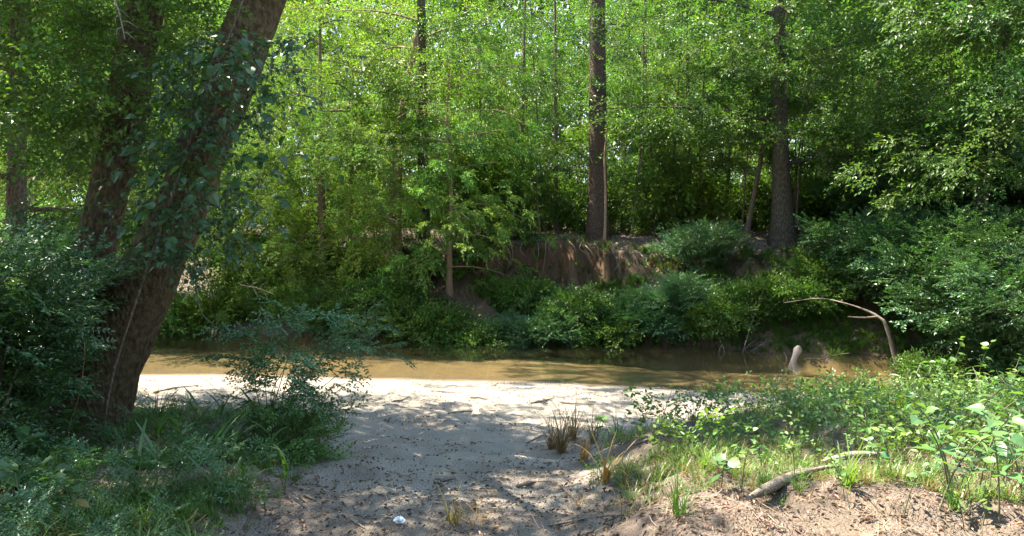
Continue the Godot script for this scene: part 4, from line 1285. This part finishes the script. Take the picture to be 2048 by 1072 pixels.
func litter_and_sticks() -> void:
	# sticks lying about: x1, y1, x2, y2 in the photograph, radius, label
	var st := [
		[895, 832, 990, 826, 0.012, "long thin stick lying level across the middle of the sand"],
		[780, 808, 818, 797, 0.012, "short stick at the upper left of the sand"],
		[1055, 893, 1104, 866, 0.009, "slanting thin stick left of the dry brown grass"],
		[1062, 812, 1110, 800, 0.014, "dark stick near the water right of mid sand"],
		[1085, 803, 1190, 814, 0.012, "long dark stick lying along the water side of the sand"],
		[1033, 986, 1104, 974, 0.012, "curved stick at the lower end of the sand"],
		[866, 976, 897, 991, 0.013, "dark stick below the small sunlit patch of sand"],
		[876, 972, 908, 968, 0.018, "short brown piece of wood beside the sunlit patch"],
		[598, 1000, 664, 1032, 0.006, "pale straw stick at the left side of the path"],
		[678, 1018, 703, 1042, 0.007, "upper one of two pale sticks at the path's left side"],
		[686, 1048, 722, 1070, 0.007, "lower one of two pale sticks at the path's left side"],
		[1095, 1068, 1312, 1040, 0.007, "long thin twig curving across the bottom litter"],
		[1120, 980, 1150, 1010, 0.012, "stick on the litter left of the golden grass"],
		[1262, 902, 1345, 878, 0.009, "bent bare branch at the left edge of the weeds"],
		[860, 785, 905, 790, 0.01, "thin stick at the top of the sand"],
		[600, 868, 630, 862, 0.028, "short thick piece of wood behind the airy shrub"],
		[300, 790, 390, 775, 0.016, "brown stick on the lit sand right of the big trunk"],
		[330, 805, 395, 812, 0.012, "thin stick on the sand below the brown stick"],
		[940, 800, 975, 803, 0.01, "small stick on the upper middle sand"],
		[1290, 832, 1330, 838, 0.01, "stick on the sand near the mound"],
	]
	for a in st:
		var p := hit(a[0], a[1])
		var q := hit(a[2], a[3])
		var m := hit((a[0] + a[2]) * 0.5 + rnd(-3, 3), (a[1] + a[3]) * 0.5 + rnd(-3, 3))
		for v in [p, q, m]:
			pass
		var lift := Vector3(0, a[4] * 0.6, 0)
		tube_thing("stick", [p + lift, p.lerp(m, 0.6) + lift * 1.5, m + lift * 1.6, q + lift], [a[4], a[4] * 1.05, a[4] * 0.85, a[4] * 0.5], M.deadwood, a[5], "stick", "sticks on the ground", 6)
	# weathered log on the mound
	var la := hit(1512, 1008)
	var lb := hit(1655, 958)
	var lg := thing("fallen_log", "weathered grey log lying half sunk in the litter on the mound", "log", "", la)
	var mb := MB.new()
	var lv := lb - la
	mb.tube(spline([lv * -0.08 + Vector3(0, 0.0, 0), lv * 0.3 + Vector3(0, 0.035, 0.012), lv * 0.65 + Vector3(0, 0.04, -0.012), lv * 1.1 + Vector3(0, 0.015, 0)], 6), radii([0.012, 0.026, 0.029, 0.012], 6), 14, Color.WHITE, n_fine, 0.3)
	part("wood", mb.mesh(), M.deadwood, lg)
	mb = MB.new()
	mb.tube(spline([lv * 0.55 + Vector3(0, 0.05, 0), lv * 0.9 + Vector3(0.06, 0.09, 0.1), lv * 1.15 + Vector3(0.12, 0.05, 0.16)], 5), radii([0.014, 0.01, 0.004], 5), 7, Color.WHITE, n_fine, 0.3)
	part("branch_stub", mb.mesh(), M.deadwood, lg)
	var sa := hit(1655, 944)
	var sb := hit(1775, 926)
	tube_thing("stick", [sa + Vector3(0, 0.03, 0), sa.lerp(sb, 0.5) + Vector3(0, 0.05, 0), sb + Vector3(0, 0.03, 0)], [0.016, 0.02, 0.014], M.driftwood, "grey stick lying behind the bright green grass tuft", "stick", "sticks on the ground")
	# dead wood in and over the water
	var w0 := hit(1592, 724)
	tube_thing("stump", [w0 - Vector3(0.05, 0.2, 0), w0 + Vector3(0.02, 0.08, 0), w0 + Vector3(0.1, 0.24, -0.03), w0 + Vector3(0.13, 0.33, -0.03)], [0.08, 0.06, 0.085, 0.04], M.driftwood, "pale broken stump sticking out of the creek at right", "stump", "", 10)
	var fb := thing("fallen_branch", "long pale dead branch arching from the bank down into the water", "branch", "", spot(1802, 716, 15.6))
	var rel := []
	for a in [[1802, 716, 15.6], [1778, 655, 15.6], [1760, 634, 15.7], [1728, 618, 15.9], [1690, 606, 16.2], [1640, 597, 16.7], [1570, 606, 17.2]]:
		rel.append(spot(a[0], a[1], a[2]) - fb.position)
	rel[0].y -= 0.25
	mb = MB.new()
	mb.tube(spline(rel, 4), radii([0.045, 0.036, 0.03, 0.02, 0.015, 0.011, 0.005], 4), 8, Color.WHITE, n_fine, 0.35)
	part("limb", mb.mesh(), M.deadwood, fb)
	mb = MB.new()
	mb.tube(spline([spot(1760, 634, 15.7) - fb.position, spot(1730, 636, 15.6) - fb.position, spot(1700, 634, 15.5) - fb.position], 4), radii([0.025, 0.016, 0.008], 4), 6, Color.WHITE)
	part("twig", mb.mesh(), M.deadwood, fb)
	var wood := [
		[1488, 706, 1526, 585, 0.014, "thin dead sapling leaning from the twig pile up the bank"],
		[1470, 700, 1530, 692, 0.02, "lowest stick of the twig pile in the water"],
		[1490, 702, 1520, 678, 0.016, "stick slanting up in the middle of the twig pile"],
		[1500, 704, 1540, 684, 0.014, "stick slanting right in the twig pile"],
		[1512, 702, 1534, 690, 0.016, "short stick on the right of the twig pile"],
		[1478, 698, 1500, 680, 0.013, "stick on the left of the twig pile"],
		[1440, 706, 1448, 690, 0.016, "left leg of the small forked snag in the water"],
		[1452, 706, 1446, 690, 0.014, "right leg of the small forked snag in the water"],
		[1580, 722, 1572, 706, 0.012, "thin twig standing just left of the pale stump"],
		[1612, 716, 1662, 722, 0.014, "twig floating just right of the pale stump"],
		[1640, 718, 1705, 708, 0.016, "curved stick floating to the right of the stump"],
		[1655, 726, 1668, 715, 0.012, "little forked twig at the end of the floating twig"],
		[1330, 690, 1366, 645, 0.02, "thick root hanging from the undercut bank"],
		[1322, 688, 1345, 655, 0.014, "left thin root hanging from the undercut bank"],
		[1340, 692, 1360, 660, 0.012, "right thin root hanging from the undercut bank"],
		[1700, 737, 1690, 757, 0.008, "thin reed-like stick in the water near the weeds"],
	]
	for a in wood:
		var d: float = hit(a[0], a[1]).z * -1.0
		var p := spot(a[0], a[1], d) - Vector3(0, 0.06, 0)
		var q := spot(a[2], a[3], d + rnd(-0.1, 0.3))
		tube_thing("dead_stick", [p, p.lerp(q, 0.5) + Vector3(rnd(-0.03, 0.03), 0.03, 0), q], [a[4], a[4] * 0.85, a[4] * 0.5], M.darkwood, a[5], "stick", "dead sticks in the creek", 6)
	# bleached dead twigs hanging in the trees
	dead_twigs("bleached forked dead twig before the reddish-brown trunk", spot(735, 425, 21.0), spot(800, 445, 20.8), 0.016)
	dead_twigs("bleached forked dead branch hanging near the right margin", spot(1925, 225, 17.4), spot(1934, 285, 17.2), 0.012)
	dead_twigs("bare pale twigs over the water left of the cascading tree", spot(480, 570, 19.0), spot(545, 588, 18.6), 0.008)
	dead_twigs("bare twigs at the top of the second stem", spot(245, 10, 6.1), spot(262, 85, 6.0), 0.008)
	# crumpled plastic on the litter
	var cr := SphereMesh.new()
	cr.radial_segments = 18
	cr.rings = 10
	var arr := cr.get_mesh_arrays()
	var vv: PackedVector3Array = arr[Mesh.ARRAY_VERTEX]
	var r := MB.new()
	var ii: PackedInt32Array = arr[Mesh.ARRAY_INDEX]
	for k in vv.size():
		var p := vv[k]
		var q := 1.0 + 0.45 * n_fine.get_noise_3d(p.x * 1.6, p.y * 1.6, p.z * 1.6) + 0.2 * n_fine.get_noise_3d(p.x * 4.0, p.y * 4.0, p.z * 4.0)
		vv[k] = Vector3(p.x * 0.042, p.y * 0.026, p.z * 0.03) * 1.4 * q
	for k in range(0, ii.size(), 3):
		var pale := Color(0.75, 0.78, 0.8)
		if n_fine.get_noise_3d(vv[ii[k]].x * 30.0, vv[ii[k]].y * 30.0, 4.0) > 0.25:
			pale = Color(0.25, 0.38, 0.45)
		r.tri(vv[ii[k]], vv[ii[k + 1]], vv[ii[k + 2]], pale)
	var wrap := single("plastic_wrapper", r.mesh(), M.plain, "small crumpled white and blue plastic wrapper on the litter", "litter")
	wrap.position = hit(793, 1062) + Vector3(0, 0.025, 0)

	# leaf litter and pine straw
	var fl := MB.new()
	fl.leaf(Vector3(-0.018, 0, 0), Vector3(1, 0.1, 0).normalized(), Vector3.UP, 0.036, 0.016, Color.WHITE, 0.5, 0.3, 1)
	var flake := fl.mesh()
	var nd := MB.new()
	for k in 5:
		var a := k * 0.7 - 1.4
		nd.blade(Vector3(rnd(-0.03, 0.03), 0.002 * k, rnd(-0.03, 0.03)), Vector3(cos(a), 0.06, sin(a)).normalized(), 0.12, 0.0024, 0.05, Color.WHITE * rnd(0.8, 1.2), 2)
	var needles := nd.mesh()
	var tw := MB.new()
	tw.tube(PackedVector3Array([Vector3(-0.06, 0.003, 0), Vector3(0, 0.006, 0.006), Vector3(0.07, 0.003, 0)]), PackedFloat32Array([0.003, 0.0026, 0.0015]), 4, Color.WHITE)
	var twig := tw.mesh()
	var browns := [Color(0.17, 0.125, 0.092), Color(0.25, 0.19, 0.145), Color(0.085, 0.064, 0.05), Color(0.32, 0.255, 0.2), Color(0.135, 0.1, 0.076)]
	for job in [["leaf_litter", flake, 34000, "fallen brown leaves strewn over the sand, path and mound"], ["pine_straw", needles, 22000, "fallen pine needles strewn over the path and mound"], ["twig_litter", twig, 2600, "small broken twigs strewn over the sand and path"]]:
		var where := []
		var cols := PackedColorArray()
		for k in job[2]:
			var z := -2.5 - pow(rng.randf(), 1.3) * 12.1
			var x := rnd(-0.75, 0.75) * (-z + 0.6)
			if z < near_edge(x) + 0.15:
				continue
			var lump := n_mid.get_noise_2d(x * 1.7, z * 1.7 + 90.0)
			var dens := 0.1 + 0.9 * ramp(-7.0, -5.0, z + lump * 1.5)
			dens = maxf(dens, mound_right(x, z) * 0.85)
			dens = maxf(dens, 0.75 * ramp(0.02, 0.3, lump))
			var shore := z - near_edge(x)
			dens = maxf(dens, 0.9 * (1.0 - ramp(0.0, 0.22, absf(fposmod(shore + lump * 0.5, 1.15) - 0.5))) * ramp(0.5, 0.9, shore) * (1.0 - ramp(3.5, 5.0, shore)))
			if job[0] == "pine_straw":
				dens = ramp(-5.6, -4.2, z + lump * 1.3) * 0.3 + mound_right(x, z) * 0.45
			if rng.randf() > dens:
				continue
			var p := Vector3(x, H(x, z) + rnd(0.004, 0.014), z)
			var e := 0.08
			var nrm := Vector3(H(x - e, z) - H(x + e, z), 2 * e, H(x, z - e) - H(x, z + e)).normalized()
			var up := (nrm + Vector3(rnd(-1, 1), 0, rnd(-1, 1)) * 0.3).normalized()
			var ax := up.cross(Vector3(rnd(-1, 1), 0, rnd(-1, 1)).normalized()).normalized()
			where.append(Transform3D(Basis(ax, up, ax.cross(up)).scaled(Vector3.ONE * rnd(0.45, 1.0)), p))
			cols.append(tint(browns[rng.randi() % 5], 0.2))
		var g := scatter(job[0], job[1], M.litter, where, cols, self)
		g.set_meta("label", job[3])
	var where2 := []
	var cols2 := PackedColorArray()
	for k in 7000:
		var x := rnd(-11.0, 13.0)
		var z := far_edge(x) - rnd(2.7, 9.0)
		where2.append(Transform3D(Basis(Vector3(rnd(-0.4, 0.4), 1, rnd(-0.4, 0.4)).normalized(), rnd(0, TAU)).scaled(Vector3.ONE * rnd(1.5, 2.6)), Vector3(x, H(x, z) + 0.015, z)))
		cols2.append(tint(browns[rng.randi() % 5], 0.2))
	var gl := scatter("forest_litter", flake, M.litter, where2, cols2, self)
	gl.set_meta("label", "fallen leaves on the forest floor beyond the creek")

func log_lift(p: Vector3) -> float:
	return H(p.x, p.z) - p.y + 0.03

func dead_twigs(label: String, a: Vector3, b: Vector3, r: float) -> void:
	var t := thing("dead_branch", label, "branch", "", a)
	var v := b - a
	var mb := MB.new()
	mb.tube(spline([Vector3.ZERO, v * 0.5 + Vector3(0, 0.04, 0), v], 4), radii([r, r * 0.8, r * 0.4], 4), 6, Color.WHITE, n_fine, 0.15)
	part("limb", mb.mesh(), M.driftwood, t)
	for k in 5:
		var p := v * (0.25 + 0.15 * k)
		var q := v.rotated(Vector3(0, 0, 1), (0.7 if k % 2 == 0 else -0.6) + rnd(-0.2, 0.2)) * rnd(0.25, 0.5)
		var tb := MB.new()
		tb.tube(spline([p, p + q * 0.5 + Vector3(0, 0.02, 0.03), p + q], 3), radii([r * 0.5, r * 0.4, r * 0.2], 3), 5, Color.WHITE)
		part("twig", tb.mesh(), M.driftwood, t)
